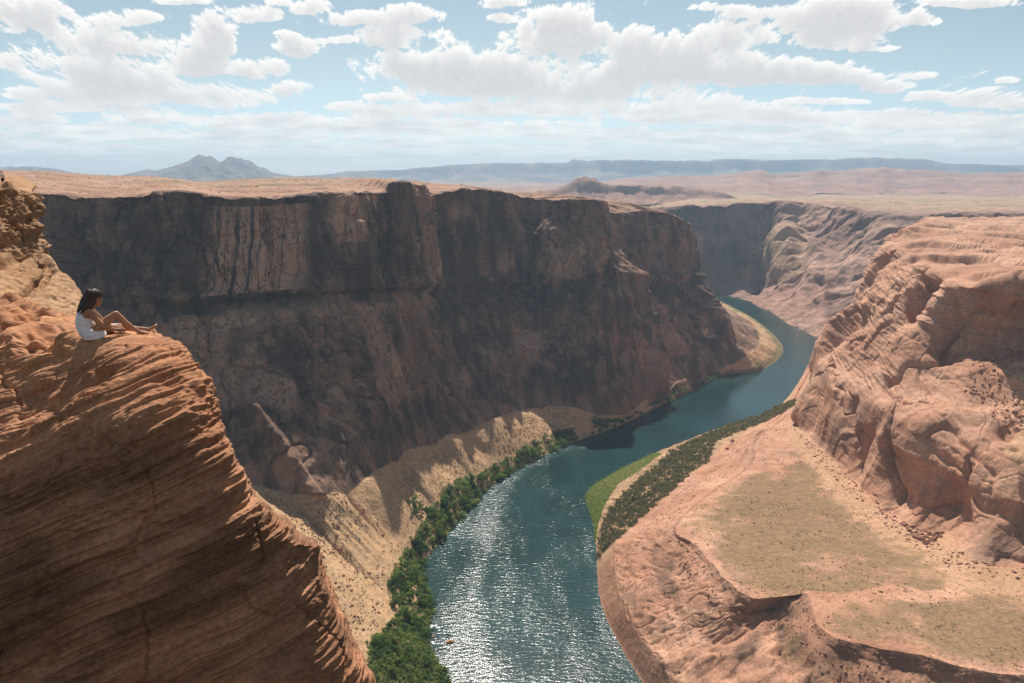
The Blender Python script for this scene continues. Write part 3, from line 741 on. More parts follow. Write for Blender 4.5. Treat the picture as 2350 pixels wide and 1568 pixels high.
# ------------------------------------------------------------------ river
m, nt, b = new_mat('river_water')
pos = nt.new('ShaderNodeNewGeometry').outputs['Position']
flow = nt.mapping(pos, rot=(0, 0, R(-20)), scale=(1, 1, 1))
big = nt.noise(pos, .012, 4, .6)
cur = nt.noise(nt.mapping(pos, rot=(0, 0, R(25)), scale=(.03, .008, 1)), 1.0, 5, .6)
deep = nt.mix(nt.ramp(big, .35, .65), (.004, .025, .025), (.008, .042, .045))
deep = nt.mix(nt.ramp(cur, .45, .7, 0, .5), deep, (.014, .050, .048))
glint_flecks = nt.ramp(nt.noise(nt.mapping(pos, scale=(.55, 1.1, 1)), 1.0, 4, .75), .56, .66)
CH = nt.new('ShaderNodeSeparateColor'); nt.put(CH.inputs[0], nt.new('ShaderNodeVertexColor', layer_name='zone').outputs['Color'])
foam = nt.math('MULTIPLY', glint_flecks, nt.ramp(CH.outputs[0], .35, .95))  # foam-white flecks painted in to brighten the sun glitter along the current
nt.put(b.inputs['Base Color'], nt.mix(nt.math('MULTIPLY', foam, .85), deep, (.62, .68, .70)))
b.inputs['Roughness'].default_value = .17
b.inputs['IOR'].default_value = 1.333
w1 = nt.noise(nt.mapping(pos, rot=(0, 0, R(8)), scale=(.16, .40, .3)), 1.0, 3, .6, .4)
w2 = nt.noise(nt.mapping(pos, rot=(0, 0, R(-12)), scale=(.55, 1.1, .6)), 1.0, 3, .65)
w3 = nt.noise(pos, .03, 3)
# riffles of choppy water along the main current, calmer slicks elsewhere
gust = nt.noise(nt.mapping(pos, rot=(0, 0, R(-28)), scale=(.035, .009, 1)), 1.0, 4, .6)
sepc = nt.new('ShaderNodeSeparateColor'); nt.put(sepc.inputs[0], nt.new('ShaderNodeVertexColor', layer_name='zone').outputs['Color'])
chop, calm = sepc.outputs[0], sepc.outputs[1]
amp = nt.math('ADD', nt.ramp(gust, .32, .66, .14, .31), nt.math('MULTIPLY', chop, nt.ramp(gust, .25, .6, .16, .24)))
amp = nt.math('MULTIPLY', amp, calm)
h = nt.math('ADD', nt.math('MULTIPLY', w1, 1.0), nt.math('MULTIPLY', w2, .42))
h = nt.math('MULTIPLY', h, amp)
bp = nt.new('ShaderNodeBump'); bp.inputs['Strength'].default_value = 1.0; bp.inputs['Distance'].default_value = 1.0
nt.put(bp.inputs['Height'], h); nt.put(b.inputs['Normal'], bp.outputs[0])
xs = np.linspace(-700, 1300, 420); ys = np.linspace(250, 2400, 430)
gx, gy = np.meshgrid(xs, ys, indexing='xy')
def streak(pts, wid):
    P = np.array([at(u, v, z=WATER)[:2] for u, v in pts]); out = np.full(gx.shape, 1e9)
    for a_, b_ in zip(P[:-1], P[1:]):
        ab = b_ - a_; f = np.clip(((gx - a_[0]) * ab[0] + (gy - a_[1]) * ab[1]) / (ab @ ab), 0, 1)
        out = np.minimum(out, np.hypot(gx - a_[0] - f * ab[0], gy - a_[1] - f * ab[1]))
    return np.exp(-(out / wid) ** 2)
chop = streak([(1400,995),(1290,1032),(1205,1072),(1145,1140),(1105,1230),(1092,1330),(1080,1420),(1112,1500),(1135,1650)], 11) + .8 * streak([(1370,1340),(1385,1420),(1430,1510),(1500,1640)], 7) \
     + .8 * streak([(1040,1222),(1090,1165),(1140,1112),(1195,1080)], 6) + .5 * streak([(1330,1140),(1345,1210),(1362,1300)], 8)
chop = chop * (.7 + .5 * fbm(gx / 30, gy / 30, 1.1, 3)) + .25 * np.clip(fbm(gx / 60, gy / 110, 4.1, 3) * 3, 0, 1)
calm_ = 1 - .72 * sstep(860, 1060, gy)
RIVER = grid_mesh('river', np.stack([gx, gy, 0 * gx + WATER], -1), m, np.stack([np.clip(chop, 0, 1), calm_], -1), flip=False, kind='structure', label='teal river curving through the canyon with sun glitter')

# ------------------------------------------------------------------ air
def box(name, lo, hi, mat):
    V = [(x, y, z) for x in (lo[0], hi[0]) for y in (lo[1], hi[1]) for z in (lo[2], hi[2])]
    Fq = [(0,1,3,2),(4,6,7,5),(0,4,5,1),(2,3,7,6),(0,2,6,4),(1,5,7,3)]
    return mesh_np(name, V, Fq, mat, smooth=False)
hm = bpy.data.materials.new('air_haze'); hm.use_nodes = True
hn = NT(hm.node_tree); out = hn.n['Material Output']; hn.n.remove(hn.n['Principled BSDF'])
pv = hn.new('ShaderNodeVolumePrincipled')
pv.inputs['Color'].default_value = (.56, .77, 1.0, 1)
pv.inputs['Density'].default_value = 8.0e-5
pv.inputs['Anisotropy'].default_value = .25
hn.l.new(pv.outputs[0], out.inputs['Volume'])
hz = box('haze', (-15500, -300, -380), (15500, 15600, 262), hm)
hz['kind'] = 'stuff'; hz['label'] = 'pale blue haze over the canyon and far mesas'
# ================================================================== near rock that the woman sits on
ac = [ # back edge           seat brow             roll-over            foot of view
 [(-300,690,20.0), (-260,792,13.6), (-300,975,12.2), (-420,1580,10.2)],
 [(0,692,19.0),    (0,786,13.2),    (0,940,11.8),    (0,1580,10.4)],
 [(100,712,18.0),  (110,778,12.8),  (140,905,11.5),  (220,1580,10.5)],
 [(181,739,16.0),  (213,773,12.3),  (260,870,11.2),  (420,1580,10.6)],
 [(290,757,14.2),  (310,771,12.3),  (370,850,11.3),  (640,1580,10.8)],
 [(360,768,13.6),  (372,775,12.6),  (440,838,11.7),  (800,1580,11.2)],
 [(386,776,13.4),  (408,787,12.9),  (484,874,12.2),  (866,1580,12.0)],
 [(380,784,14.4),  (398,800,14.1),  (472,900,14.3),  (846,1600,15.0)],
 [(330,790,17.0),  (345,812,17.2),  (410,940,18.0),  (780,1650,19.0)],
]
offw = [0, 0, 0, .1, .35, .8, 1, 1, .6]
kick = [.9, .9, .9, 1.0, 1.0, .9, .6, .4, .2]
fr = [(.145, -30), (.287, -34), (.386, -31), (.47, 15), (.541, 50), (.60, 28), (.746, 16), (.88, 4)]
cols = []
for (a, b_, c, e), w, kk in zip(ac, offw, kick):
    col = [(*p[:2], 'Y', p[2]) for p in (a, b_, c)]
    for f, du in fr:
        col.append((c[0] + (e[0] - c[0]) * f + du * w, c[1] + (e[1] - c[1]) * f, 'Y', c[2] + (e[2] - c[2]) * f - kk * min(1, f / .20)))
    col.append((*e[:2], 'Y', e[2] - kk)); cols.append(col)
L = keys(cols)
deepl = L[-1].copy(); deepl[:, 2] = -32; deepl[:, 1] -= 1.0; deepl[:, 0] += .8
backl = L[0] * 1.35; backl[:, 2] = L[0][:, 2] - 2.5
NA = 860
G, s, t = loft([backl] + L + [deepl], [(20, 1), (130, 1), (150, 1)] + [(66, 1)] * 9 + [(40, 1)], NA, [1.6, .8, .9, 1.1, .9, .8, .8, .6])
tt = np.broadcast_to(t, G.shape[:2]); ss = np.broadcast_to(s[:, None], G.shape[:2])
G = blur(G, 0, 6, 6); G = blur(G, 1, 4, 4)
N = normals(G); N = -N if N[500, NA // 3, 1] > 0 else N
x, y, z = xyz(G)
seat = at(268, 772, Y=12.35)
sc_ = DIP[0] * x + DIP[1] * y + DIP[2] * z + .06 * fbm(x / 3.2, y / 3.2, z / 3.2, 2)
st1 = x * .9 + z * .4                       # distance along the beds
face = sstep(2.0, 2.5, ss)
D = .13 * np.tanh(3 * fbm(x / 1.9, y / 1.9, z / 1.9, 3)) + .08 * fbm(x / .8, y / .8, z / .8, 3)
brk = fbm(st1 / .8, sc_ / .30, y / .7, 4)
bed = pn(sc_ / .30, st1 / 6.0, y / 6.0) + .25 * brk
D += .026 * np.tanh(bed * 9)
lam = pn(sc_ / .085, st1 / 2.6, y / 2.6 + 3) + .35 * brk
D += .022 * np.tanh(lam * 6)
lam2 = pn(sc_ / .036, st1 / 1.4, y / 1.4 + 8) + .4 * fbm(st1 / .3, sc_ / .1, y / .3, 2)
D += .009 * np.tanh(lam2 * 5)
chip = fbm(st1 / .42, sc_ / .13 + 7, y / .4, 3)
D += .024 * np.tanh(chip * 9) * sstep(-.15, .25, fbm(x / 1.3, y / 1.3, z / 1.3 + 4, 2))
D -= .05 * np.exp(-(fbm(st1 / 1.3, sc_ / 2.2, y / 1.3, 3) / .03) ** 2)
D += .016 * fbm(x / .11, y / .11, z / .08, 4, .6)
# loose blocks and hollows on the left of the top
D += (1 - face) * sstep(3.2, 1.5, tt) * .22 * np.clip(fbm(x / .9, y / .9, z / .4, 3) * 4, -1, 1)
pad = np.exp(-(((x - seat[0]) * .88 + (y - seat[1]) * .46) / .95) ** 4 - (((y - seat[1]) * .88 - (x - seat[0]) * .46) / .48) ** 4)
D *= (1 - .93 * pad) * (1 - .45 * sstep(4.9, 5.8, tt))
G = G + N * D[..., None]
zone = np.zeros(G.shape[:2] + (3,), np.float32)
zone[..., 0] = (1 - sstep(1.8, 2.4, ss)) * .62 * sstep(-.3, .2, fbm(x / 1.2, y / 1.2, z, 3)) + .5 * sstep(.1, .4, fbm(x / 1.5, y / 1.5, z * 1.5 + 3, 3)) * (1 - sstep(2.8, 3.2, ss))
zone[..., 2] = .75 * sstep(3.6, 5.5, ss) * sstep(-.35, .25, fbm(st1 / 2.5, sc_ / .6, y / 2, 4))
A_ROCK = grid_mesh('rock_ledge', G, M_NEAR, zone, flip=True, label='orange layered sandstone ledge that the woman sits on')
G_near = G

# ================================================================== rock shoulder behind her, where another visitor stands
bc = [
 [(-300,392,260),(-300,418,110),(-260,430,82), (-260,535,77), (-260,590,73), (-260,700,58), (-260,830,48)],
 [(-60,394,260), (-60,420,105), (-40,431,85),  (-40,535,80),  (-40,588,77),  (-30,700,63),  (-20,830,54)],
 [(10,398,250),  (12,424,97),   (10,433,88),   (15,536,83),   (20,588,80),   (50,700,67),   (80,830,58)],
 [(60,412,220),  (48,429,95),   (52,438,89),   (62,538,84),   (70,585,81),   (130,700,69),  (190,830,60)],
 [(84,425,200),  (72,439,93),   (78,446,89),   (86,538,85),   (97,583,82),   (180,700,70),  (262,830,61)],
 [(70,428,200),  (62,440,100),  (68,452,98),   (78,545,96),   (90,592,95),   (170,712,86),  (250,850,80)],
 [(20,430,220),  (20,440,125),  (30,460,124),  (40,560,122),  (50,610,121),  (120,730,115), (200,880,110)],
]
L = keys([[(u, v, 'Y', yv) for u, v, yv in c] for c in bc])
NM = 520
G, s, t = loft(L, [(50, -1.5), (40, 1), (130, 1), (70, 1), (150, 1), (70, 1)], NM, [.8, .8, .9, .9, .6, .5])
tt = np.broadcast_to(t, G.shape[:2]); ss = np.broadcast_to(s[:, None], G.shape[:2])
G = blur(G, 0, 3, 2); G = blur(G, 1, 3, 2)
N = normals(G); N = -N if N[250, NM // 3, 1] > 0 else N
x, y, z = xyz(G)
f1 = sstep(1.7, 2.1, ss); up = f1 * (1 - sstep(3.6, 4.2, ss)); dn = sstep(3.7, 4.2, ss)
zz = z + .5 * fbm(x / 6, y / 6, 1, 2)
D = up * (1.5 * np.abs(fbm(x / 3.6, y / 3.6, z / 3.0, 4)) * 2 - .4) + up * .28 * np.tanh(4 * fbm(zz / 1.1, x / 6, y / 6, 3)) - up * 1.6 * np.clip(ridge(x / 4, y / 4, z / 2.6, 2) - .70, 0, 1) * 3
sb = .80 * x + .1 * y + .58 * z + .25 * fbm(x / 5, y / 5, z / 5, 2)
D += dn * (.55 * np.tanh(7 * pn(sb / 2.3, x / 22, z / 22)) + .22 * np.tanh(6 * pn(sb / .8 + 4, x / 9, z / 9)) + .35 * fbm(x / 2.4, y / 2.4, z / 2.4, 4) - 2.0 * np.exp(-(pn(sb / 4.4 + 2, x / 30, 1.2) / .07) ** 2) * sstep(-.1, .2, fbm(x / 9, y / 9, z / 9, 2)))
D += f1 * .22 * fbm(x / .8, y / .8, z / .6, 4)
G = G + N * D[..., None]
G[..., 2] += (1 - f1) * (.35 * fbm(x / 6, y / 4, 2, 4) + .25 * np.clip(fbm(x / 12, y / 5, 5, 3) * 8, -1, 1)) * sstep(91.0, 99, np.abs(y + 0 * x)) 
zone = np.zeros(G.shape[:2] + (3,), np.float32)
zone[..., 1] = (1 - f1) * .35 * sstep(0, .3, fbm(x / 14, y / 8, 3, 3))
zone[..., 2] = up * .55 * sstep(-.1, .4, fbm(x / 4, y / 4, z / 3, 3))
B_ROCK_G = G
B_ROCK = grid_mesh('rock_shoulder', G, M_MID, zone, flip=True, label='weathered orange rock shoulder behind the seated woman')
# ------------------------------------------------------------------ people
def blobmesh(name, chains, voxel, mat, parent=None, smooth=4, warp=None):
    """one continuous skin grown round chains of tapering balls; chain = [(x, y, z, r[, sy])...]"""
    V, Fc = [], []
    nu, nv = 12, 8
    def ball(c, r, sy=1.0):
        o = len(V)
        for i in range(nv + 1):
            th = math.pi * i / nv
            for j in range(nu):
                ph = 2 * math.pi * j / nu
                V.append((c[0] + r * math.sin(th) * math.cos(ph), c[1] + r * sy * math.sin(th) * math.sin(ph), c[2] + r * math.cos(th)))
        for i in range(nv):
            for j in range(nu):
                Fc.append((o + i * nu + j, o + (i + 1) * nu + j, o + (i + 1) * nu + (j + 1) % nu, o + i * nu + (j + 1) % nu))
    for ch in chains:
        for p, q in zip(ch[:-1], ch[1:]):
            L = math.dist(p[:3], q[:3]); n = max(2, int(L / (min(p[3], q[3]) * .35)) + 1)
            for k in range(n + 1):
                f = k / n
                w = [a + (b - a) * f for a, b in zip(p, q)]
                ball(w[:3], w[3], w[4] if len(w) > 4 else 1.0)
    o = mesh_np(name, V, Fc, mat, parent)
    md = o.modifiers.new('skin', 'REMESH'); md.mode = 'VOXEL'; md.voxel_size = voxel; md.use_smooth_shade = True
    if smooth:
        ms = o.modifiers.new('smooth', 'SMOOTH'); ms.factor = .5; ms.iterations = smooth
    dg = bpy.context.evaluated_depsgraph_get()
    me = bpy.data.meshes.new_from_object(o.evaluated_get(dg))
    o.modifiers.clear(); old = o.data; o.data = me; bpy.data.meshes.remove(old)
    me.materials.clear(); me.materials.append(mat)
    if warp:
        n = len(me.vertices); c = np.zeros(n * 3, np.float32); me.vertices.foreach_get('co', c)
        nn = np.zeros(n * 3, np.float32); me.vertices.foreach_get('normal', nn)
        c = warp(c.reshape(-1, 3), nn.reshape(-1, 3)); me.vertices.foreach_set('co', c.astype(np.float32).reshape(-1)); me.update()
    me.polygons.foreach_set('use_smooth', np.ones(len(me.polygons), dtype=bool))
    return o

M_SKIN = plain('tanned_skin', (.42, .215, .125), .55, .35)
M_HAIR = plain('dark_brown_hair', (.065, .040, .026), .45, .4)
m, nt, b = new_mat('white_cotton')
p_ = nt.new('ShaderNodeNewGeometry').outputs['Position']
f_ = nt.ramp(nt.noise(p_, 9, 3), .52, .66)
nt.put(b.inputs['Base Color'], nt.mix(f_, (.84, .83, .85), (.46, .60, .78)))
b.inputs['Roughness'].default_value = .9
M_DRESS = m

KPX = .00082
def q(px, py, d, r, sy=1.0):
    return ((px - 600) * KPX, d, (1190 - py) * KPX * 1.02, r, sy)

def person_empty(name, loc, rz, label):
    o = bpy.data.objects.new(name, None); COL.objects.link(o)
    o.empty_display_size = .2
    o.location = loc; o.rotation_euler = (0, 0, rz)
    return tag(o, label, 'person')

# where the rock carries her
uu, vv_ = project(G_near)
def rock_at(u, v, G=G_near, U=uu, V=vv_):
    k = np.argmin((U - u) ** 2 + (V - v) ** 2)
    return G.reshape(-1, 3)[k]
hip = rock_at(213, 774)
woman = person_empty('person', tuple(hip), math.atan2(-hip[0], hip[1]),
                     'woman in a white sleeveless top sitting on the orange rock edge with one knee raised')
def hand(w, dirx, d, spread=1):
    """palm, four bent fingers and a thumb, from wrist w=(px,py,depth) towards +x and down"""
    px, py, dp = w
    out = [[q(px, py, dp, .026, 1.0), q(px + 60, py + 14, dp, .034, .8), q(px + 95, py + 26, dp, .032, .8)]]
    for k, ln in enumerate((60, 74, 68, 52)):
        dd = dp + (k - 1.5) * .018
        out.append([q(px + 92, py + 24, dd, .010), q(px + 92 + ln * .55, py + 30, dd, .0095), q(px + 92 + ln * .9, py + 52, dd, .0085), q(px + 92 + ln * .95, py + 70, dd, .0075)])
    out.append([q(px + 35, py + 8, dp + .03 * spread, .012), q(px + 75, py - 8, dp + .052 * spread, .0105), q(px + 112, py + 2, dp + .056 * spread, .009)])
    return out
body = [
 # trunk and neck
 [q(585, 1075, 0, .125, 1.35), q(520, 980, 0, .105, 1.3), q(500, 880, 0, .105, 1.35), q(520, 780, 0, .108, 1.45), q(560, 700, 0, .085, 1.7), q(598, 655, 0, .052, 1.6)],
 [q(600, 660, 0, .050), q(650, 580, 0, .046), q(680, 500, 0, .050)],
 # skull, jaw, chin, nose, brow
 [q(672, 425, 0, .092, .86), q(700, 440, 0, .088, .84)], [q(705, 470, 0, .074, .9), q(752, 560, 0, .040, 1.1)], [q(755, 575, 0, .030), q(768, 592, 0, .022)],
 [q(795, 445, 0, .020), q(822, 505, 0, .013), q(812, 515, 0, .015, 1.3)], [q(790, 545, 0, .016, 1.5), q(786, 558, 0, .016, 1.4)],
 # shoulders and arms
 [q(575, 690, -.08, .065), q(592, 690, -.165, .056)], [q(575, 690, .08, .065), q(600, 690, .165, .056)],
 [q(592, 690, -.165, .054), q(690, 830, -.18, .047), q(806, 975, -.175, .038)], [q(806, 975, -.175, .039), q(880, 1020, -.15, .036), q(1000, 1062, -.09, .024)],
 [q(600, 690, .165, .052), q(720, 830, .19, .045), q(820, 960, .18, .038)], [q(820, 960, .18, .037), q(900, 1010, .13, .034), q(1010, 1050, .06, .024)],
 # raised leg, nearer the viewer
 [q(610, 1090, -.095, .105), q(740, 985, -.10, .088), q(900, 860, -.095, .070), q(1035, 768, -.085, .054)],
 [q(1035, 768, -.085, .053), q(1100, 850, -.08, .056), q(1190, 965, -.075, .052), q(1330, 1085, -.065, .036), q(1420, 1150, -.06, .031)],
 [q(1405, 1160, -.06, .032), q(1480, 1168, -.065, .030, 1.2), q(1545, 1182, -.068, .022, 1.7), q(1575, 1186, -.068, .015, 2.2)],
 # other leg lying along the rock
 [q(630, 1100, .095, .100), q(800, 1085, .15, .084), q(1040, 1072, .22, .056)],
 [q(1040, 1072, .22, .056), q(1180, 1096, .19, .056), q(1400, 1125, .11, .038), q(1570, 1140, .06, .031)],
 [q(1590, 1158, .055, .031), q(1660, 1120, .05, .029, 1.2), q(1725, 1082, .045, .022, 1.6)],
]
for k in range(5):
    dd = (.012, -.004, -.018, -.031, -.043)[k]
    body.append([q(1570, 1184, -.052 + dd * .9, .0115 - k * .0008), q(1592 - k * 5, 1187, -.052 + dd, .0095 - k * .0008)])
    body.append([q(1722, 1086, .062 + dd, .012 - k * .0008), q(1752 - k * 5, 1056 + k * 4, .064 + dd, .0095 - k * .0008)])
body += hand((1000, 1062, -.09), 1, 0) + hand((1010, 1050, .06), 1, 0, -1)
wb_ = blobmesh('body', body, .0062, M_SKIN, woman, 3)
# dress
rings = [((388, 700), (585, 770), .125), ((352, 780), (650, 835), .150), ((332, 880), (672, 905), .150), ((334, 975), (690, 968), .150), ((356, 1070), (762, 1012), .205), ((396, 1145), (822, 1050), .232), ((430, 1200), (838, 1140), .232), ((448, 1208), (828, 1196), .215)]
V, Fc = [], []
nth = 72; sub = 6
for i in range((len(rings) - 1) * sub + 1):
    k = min(i // sub, len(rings) - 2); f = i / sub - k
    A_, B_ = rings[k], rings[k + 1]
    bk = [A_[0][j] + (B_[0][j] - A_[0][j]) * f for j in (0, 1)]; fr_ = [A_[1][j] + (B_[1][j] - A_[1][j]) * f for j in (0, 1)]
    hw = A_[2] + (B_[2] - A_[2]) * f
    for j in range(nth):
        th = 2 * math.pi * j / nth
        c, s_ = math.cos(th), math.sin(th)
        c = math.copysign(abs(c) ** .85, c)
        fold = 1 + .035 * math.sin(5 * th + i * .16) * min(1, i / 16) + .022 * math.sin(11 * th + 1.3 + i * .22) * min(1, i / 12) + .025 * math.sin(i * .75 + 2.2 * math.sin(th))
        mx, my = (bk[0] + fr_[0]) / 2, (bk[1] + fr_[1]) / 2
        p = q(mx + (fr_[0] - bk[0]) / 2 * c * fold, my + (fr_[1] - bk[1]) / 2 * c, hw * s_ * fold, 0)
        V.append(p[:3])
nr = len(V) // nth
for i in range(nr - 1):
    for j in range(nth):
        Fc.append((i * nth + j, i * nth + (j + 1) % nth, (i + 1) * nth + (j + 1) % nth, (i + 1) * nth + j))
dr = mesh_np('top', V, Fc, M_DRESS, woman)
sm_ = dr.modifiers.new('thickness', 'SOLIDIFY'); sm_.thickness = .006; sm_.offset = 0
for sgn in (-1, 1):
    st = blobmesh('strap', [[q(400, 712, .085 * sgn, .009), q(455, 655, .095 * sgn, .009), q(530, 612, .098 * sgn, .009), q(590, 640, .098 * sgn, .009), q(610, 705, .09 * sgn, .009), q(590, 765, .085 * sgn, .009)]], .006, M_DRESS, woman, 1)
def strands(c, n):
    s = np.sin(c[:, 1] * 330 + c[:, 0] * 60 + 6 * pn(c[:, 0] * 14, c[:, 1] * 14, c[:, 2] * 14)) * .5 + pn(c[:, 1] * 120, c[:, 0] * 25 + c[:, 2] * 25, c[:, 0] * 3)
    return c + n * (.0055 * s)[:, None]
hair = [
 [q(640, 400, 0, .105, .92), q(690, 385, 0, .096, .9), q(755, 385, 0, .066, 1.0)],
 [q(640, 420, 0, .105, .95), q(560, 490, 0, .085, 1.1), q(485, 590, 0, .062, 1.35), q(420, 660, 0, .034, 1.8), q(392, 705, 0, .014, 2.2)],
 [q(660, 440, -.055, .058), q(600, 540, -.085, .05), q(520, 620, -.095, .034), q(455, 680, -.09, .014)],
 [q(660, 440, .055, .058), q(610, 540, .085, .05), q(540, 625, .095, .034)],
 [q(700, 420, -.052, .045), q(672, 520, -.072, .034), q(640, 600, -.08, .020), q(600, 660, -.09, .010)],
 [q(618, 300, .01, .016), q(690, 302, .0, .026), q(775, 340, -.01, .028), q(838, 392, -.01, .014)],
 [q(560, 330, -.02, .012), q(610, 310, -.02, .03)],
]
blobmesh('hair', hair, .0065, M_HAIR, woman, 2, strands)
M_EYE = plain('dark_eye', (.02, .015, .012), .2, .5)
for sgn in (-1, 1):
    blobmesh('eye', [[q(781, 462, .033 * sgn, .0095), q(785, 466, .033 * sgn, .009)]], .003, M_EYE, woman, 1)

# the standing visitor on the rock shoulder
uB, vB = project(B_ROCK_G)
ft = B_ROCK_G.reshape(-1, 3)[np.argmin((uB - 8) ** 2 + (vB - 427) ** 2)]
man = person_empty('person', tuple(ft), R(6), 'standing person in a white printed t-shirt and dark shorts on the far rock shoulder')
def w(x, y, z, r, sy=1.0): return (x, y, z, r, sy)
pb = [
 [w(0, 0, .92, .13, .8), w(0, 0, 1.10, .125, .75), w(0, -.01, 1.30, .14, .7), w(0, -.02, 1.43, .10, .8)], [w(0, -.03, 1.45, .055), w(0, -.07, 1.56, .055)],
 [w(0, -.10, 1.64, .088, 1.1), w(0, -.12, 1.60, .078, 1.1)], [w(0, -.16, 1.54, .045), w(0, -.17, 1.53, .04)], [w(0, -.20, 1.60, .014), w(0, -.215, 1.585, .015)],
]
for s_ in (-1, 1):
    pb.append([w(.09 * s_, 0, .90, .085), w(.115 * s_, .0, .50, .056), w(.12 * s_, .02, .40, .055), w(.13 * s_, .03, .10, .036), w(.13 * s_, .02, .06, .036)])
    pb.append([w(.13 * s_, .02, .045, .036), w(.15 * s_, -.11, .035, .034, 1), w(.155 * s_, -.17, .03, .024)])
    pb.append([w(.13 * s_, -.02, 1.40, .066), w(.19 * s_, 0, 1.38, .052), w(.245 * s_, .03, 1.12, .042)])
    pb.append([w(.245 * s_, .03, 1.12, .040), w(.17 * s_, -.16, 1.05, .032), w(.10 * s_, -.26, 1.10, .026)])
    pb.append([w(.10 * s_, -.26, 1.10, .028), w(.06 * s_, -.30, 1.13, .030)])
    for k in range(4): pb.append([w(.06 * s_, -.30, 1.115 + k * .016, .010), w(.02 * s_, -.335, 1.12 + k * .016, .009), w(-.005 * s_, -.32, 1.12 + k * .016, .008)])
    pb.append([w(.08 * s_, -.29, 1.15, .011), w(.05 * s_, -.32, 1.185, .009)])
blobmesh('body', pb, .011, M_SKIN, man, 2)
ts = [[w(0, 0, .95, .150, .82), w(0, 0, 1.10, .146, .80), w(0, -.01, 1.30, .158, .72), w(0, -.015, 1.40, .12, .8)]]
for s_ in (-1, 1): ts.append([w(.12 * s_, -.02, 1.395, .078), w(.195 * s_, 0, 1.37, .068), w(.225 * s_, .015, 1.24, .062)])
m, nt, b = new_mat('printed_cotton')
tcg = nt.new('ShaderNodeTexCoord').outputs['Object']
f_ = nt.ramp(nt.noise(nt.mapping(tcg, scale=(1, .2, 1)), 11, 2), .52, .58)
sx_ = nt.new('ShaderNodeSeparateXYZ'); nt.put(sx_.inputs[0], tcg)
f_ = nt.math('MULTIPLY', f_, nt.math('MULTIPLY', nt.ramp(nt.math('ABSOLUTE', sx_.outputs[0]), .09, .11, 1, 0), nt.ramp(nt.math('ABSOLUTE', nt.math('SUBTRACT', sx_.outputs[2], 1.25)), .12, .14, 1, 0)))
nt.put(b.inputs['Base Color'], nt.mix(f_, (.78, .76, .77), (.22, .05, .05))); b.inputs['Roughness'].default_value = .9
blobmesh('t_shirt', ts, .012, m, man, 2)
sh = [[w(0, 0, .93, .145, .85), w(0, 0, .84, .12, .95)]]
for s_ in (-1, 1): sh.append([w(.085 * s_, 0, .86, .105), w(.11 * s_, 0, .56, .088)])
blobmesh('shorts', sh, .012, plain('dark_cotton', (.03, .03, .035), .9), man, 2)
blobmesh('hair', [[w(0, -.075, 1.67, .092, 1.1), w(0, -.055, 1.63, .09, 1.05)]], .012, M_HAIR, man, 2)
# ------------------------------------------------------------------ plants and loose stones
def leaf_mat(name, c1, c2, c3):
    m, nt, b = new_mat(name)
    pos = nt.new('ShaderNodeNewGeometry').outputs['Position']
    rnd = nt.new('ShaderNodeObjectInfo').outputs['Random']
    c = nt.mix(nt.ramp(nt.noise(pos, .9, 4, .7), .35, .65), c1, c2)
    c = nt.mix(nt.math('MULTIPLY', nt.ramp(rnd, .2, 1.0), .95), c, c3)
    nt.put(b.inputs['Base Color'], c)
    b.inputs['Roughness'].default_value = .7; b.inputs['Specular IOR Level'].default_value = .2
    tr = nt.new('ShaderNodeBsdfTranslucent'); nt.put(tr.inputs['Color'], nt.mix(1.0, c, (1.25, 1.35, .8), 'MULTIPLY'))
    mx = nt.new('ShaderNodeMixShader'); mx.inputs[0].default_value = .5
    nt.l.new(b.outputs[0], mx.inputs[1]); nt.l.new(tr.outputs[0], mx.inputs[2])
    nt.l.new(mx.outputs[0], nt.n['Material Output'].inputs['Surface'])
    return m
M_GREEN = leaf_mat('riverside_leaves', (.055, .105, .03), (.10, .175, .05), (.22, .28, .085))
M_SAGE = leaf_mat('scrub_leaves', (.115, .112, .062), (.165, .155, .085), (.20, .165, .095))
M_GRASS = leaf_mat('bank_grass', (.15, .24, .06), (.22, .31, .09), (.26, .30, .10))
M_DRY = leaf_mat('dry_scrub', (.055, .062, .03), (.10, .09, .045), (.09, .10, .035))
M_TWIG = plain('grey_twigs', (.13, .09, .06))

def clump(rs, n, sx, sz, leaf, lobes=7, flat=.15):
    """leaf-sized faces through the volume of several uneven lobes -> V (n*4,3)"""
    cen = rs.normal(size=(lobes, 3)) * (sx * .42, sx * .42, sz * .18) + (0, 0, sz * .48)
    cen[:, 2] = np.clip(cen[:, 2], sz * .2, sz * .85)
    rad = rs.uniform(.28, .6, lobes) * sx * .8
    k = rs.randint(0, lobes, n)
    dv = rs.normal(size=(n, 3)); dv /= np.linalg.norm(dv, axis=1, keepdims=True)
    rr_ = rs.uniform(.35, 1.05, n) ** .6
    P = cen[k] + dv * (rad[k] * rr_)[:, None] * (1, 1, .8 * sz / sx)
    P[:, 2] = np.clip(P[:, 2], .02, None)
    nrm = dv + rs.normal(size=(n, 3)) * .7; nrm[:, 2] += .4
    nrm /= np.linalg.norm(nrm, axis=1, keepdims=True)
    a = np.cross(nrm, rs.normal(size=(n, 3))); a /= np.linalg.norm(a, axis=1, keepdims=True) + 1e-9
    b = np.cross(nrm, a)
    s = leaf * rs.uniform(.5, 1.3, n)[:, None]
    return np.stack([P - a * s, P - b * s * .6, P + a * s, P + b * s * .6], 1).reshape(-1, 3)

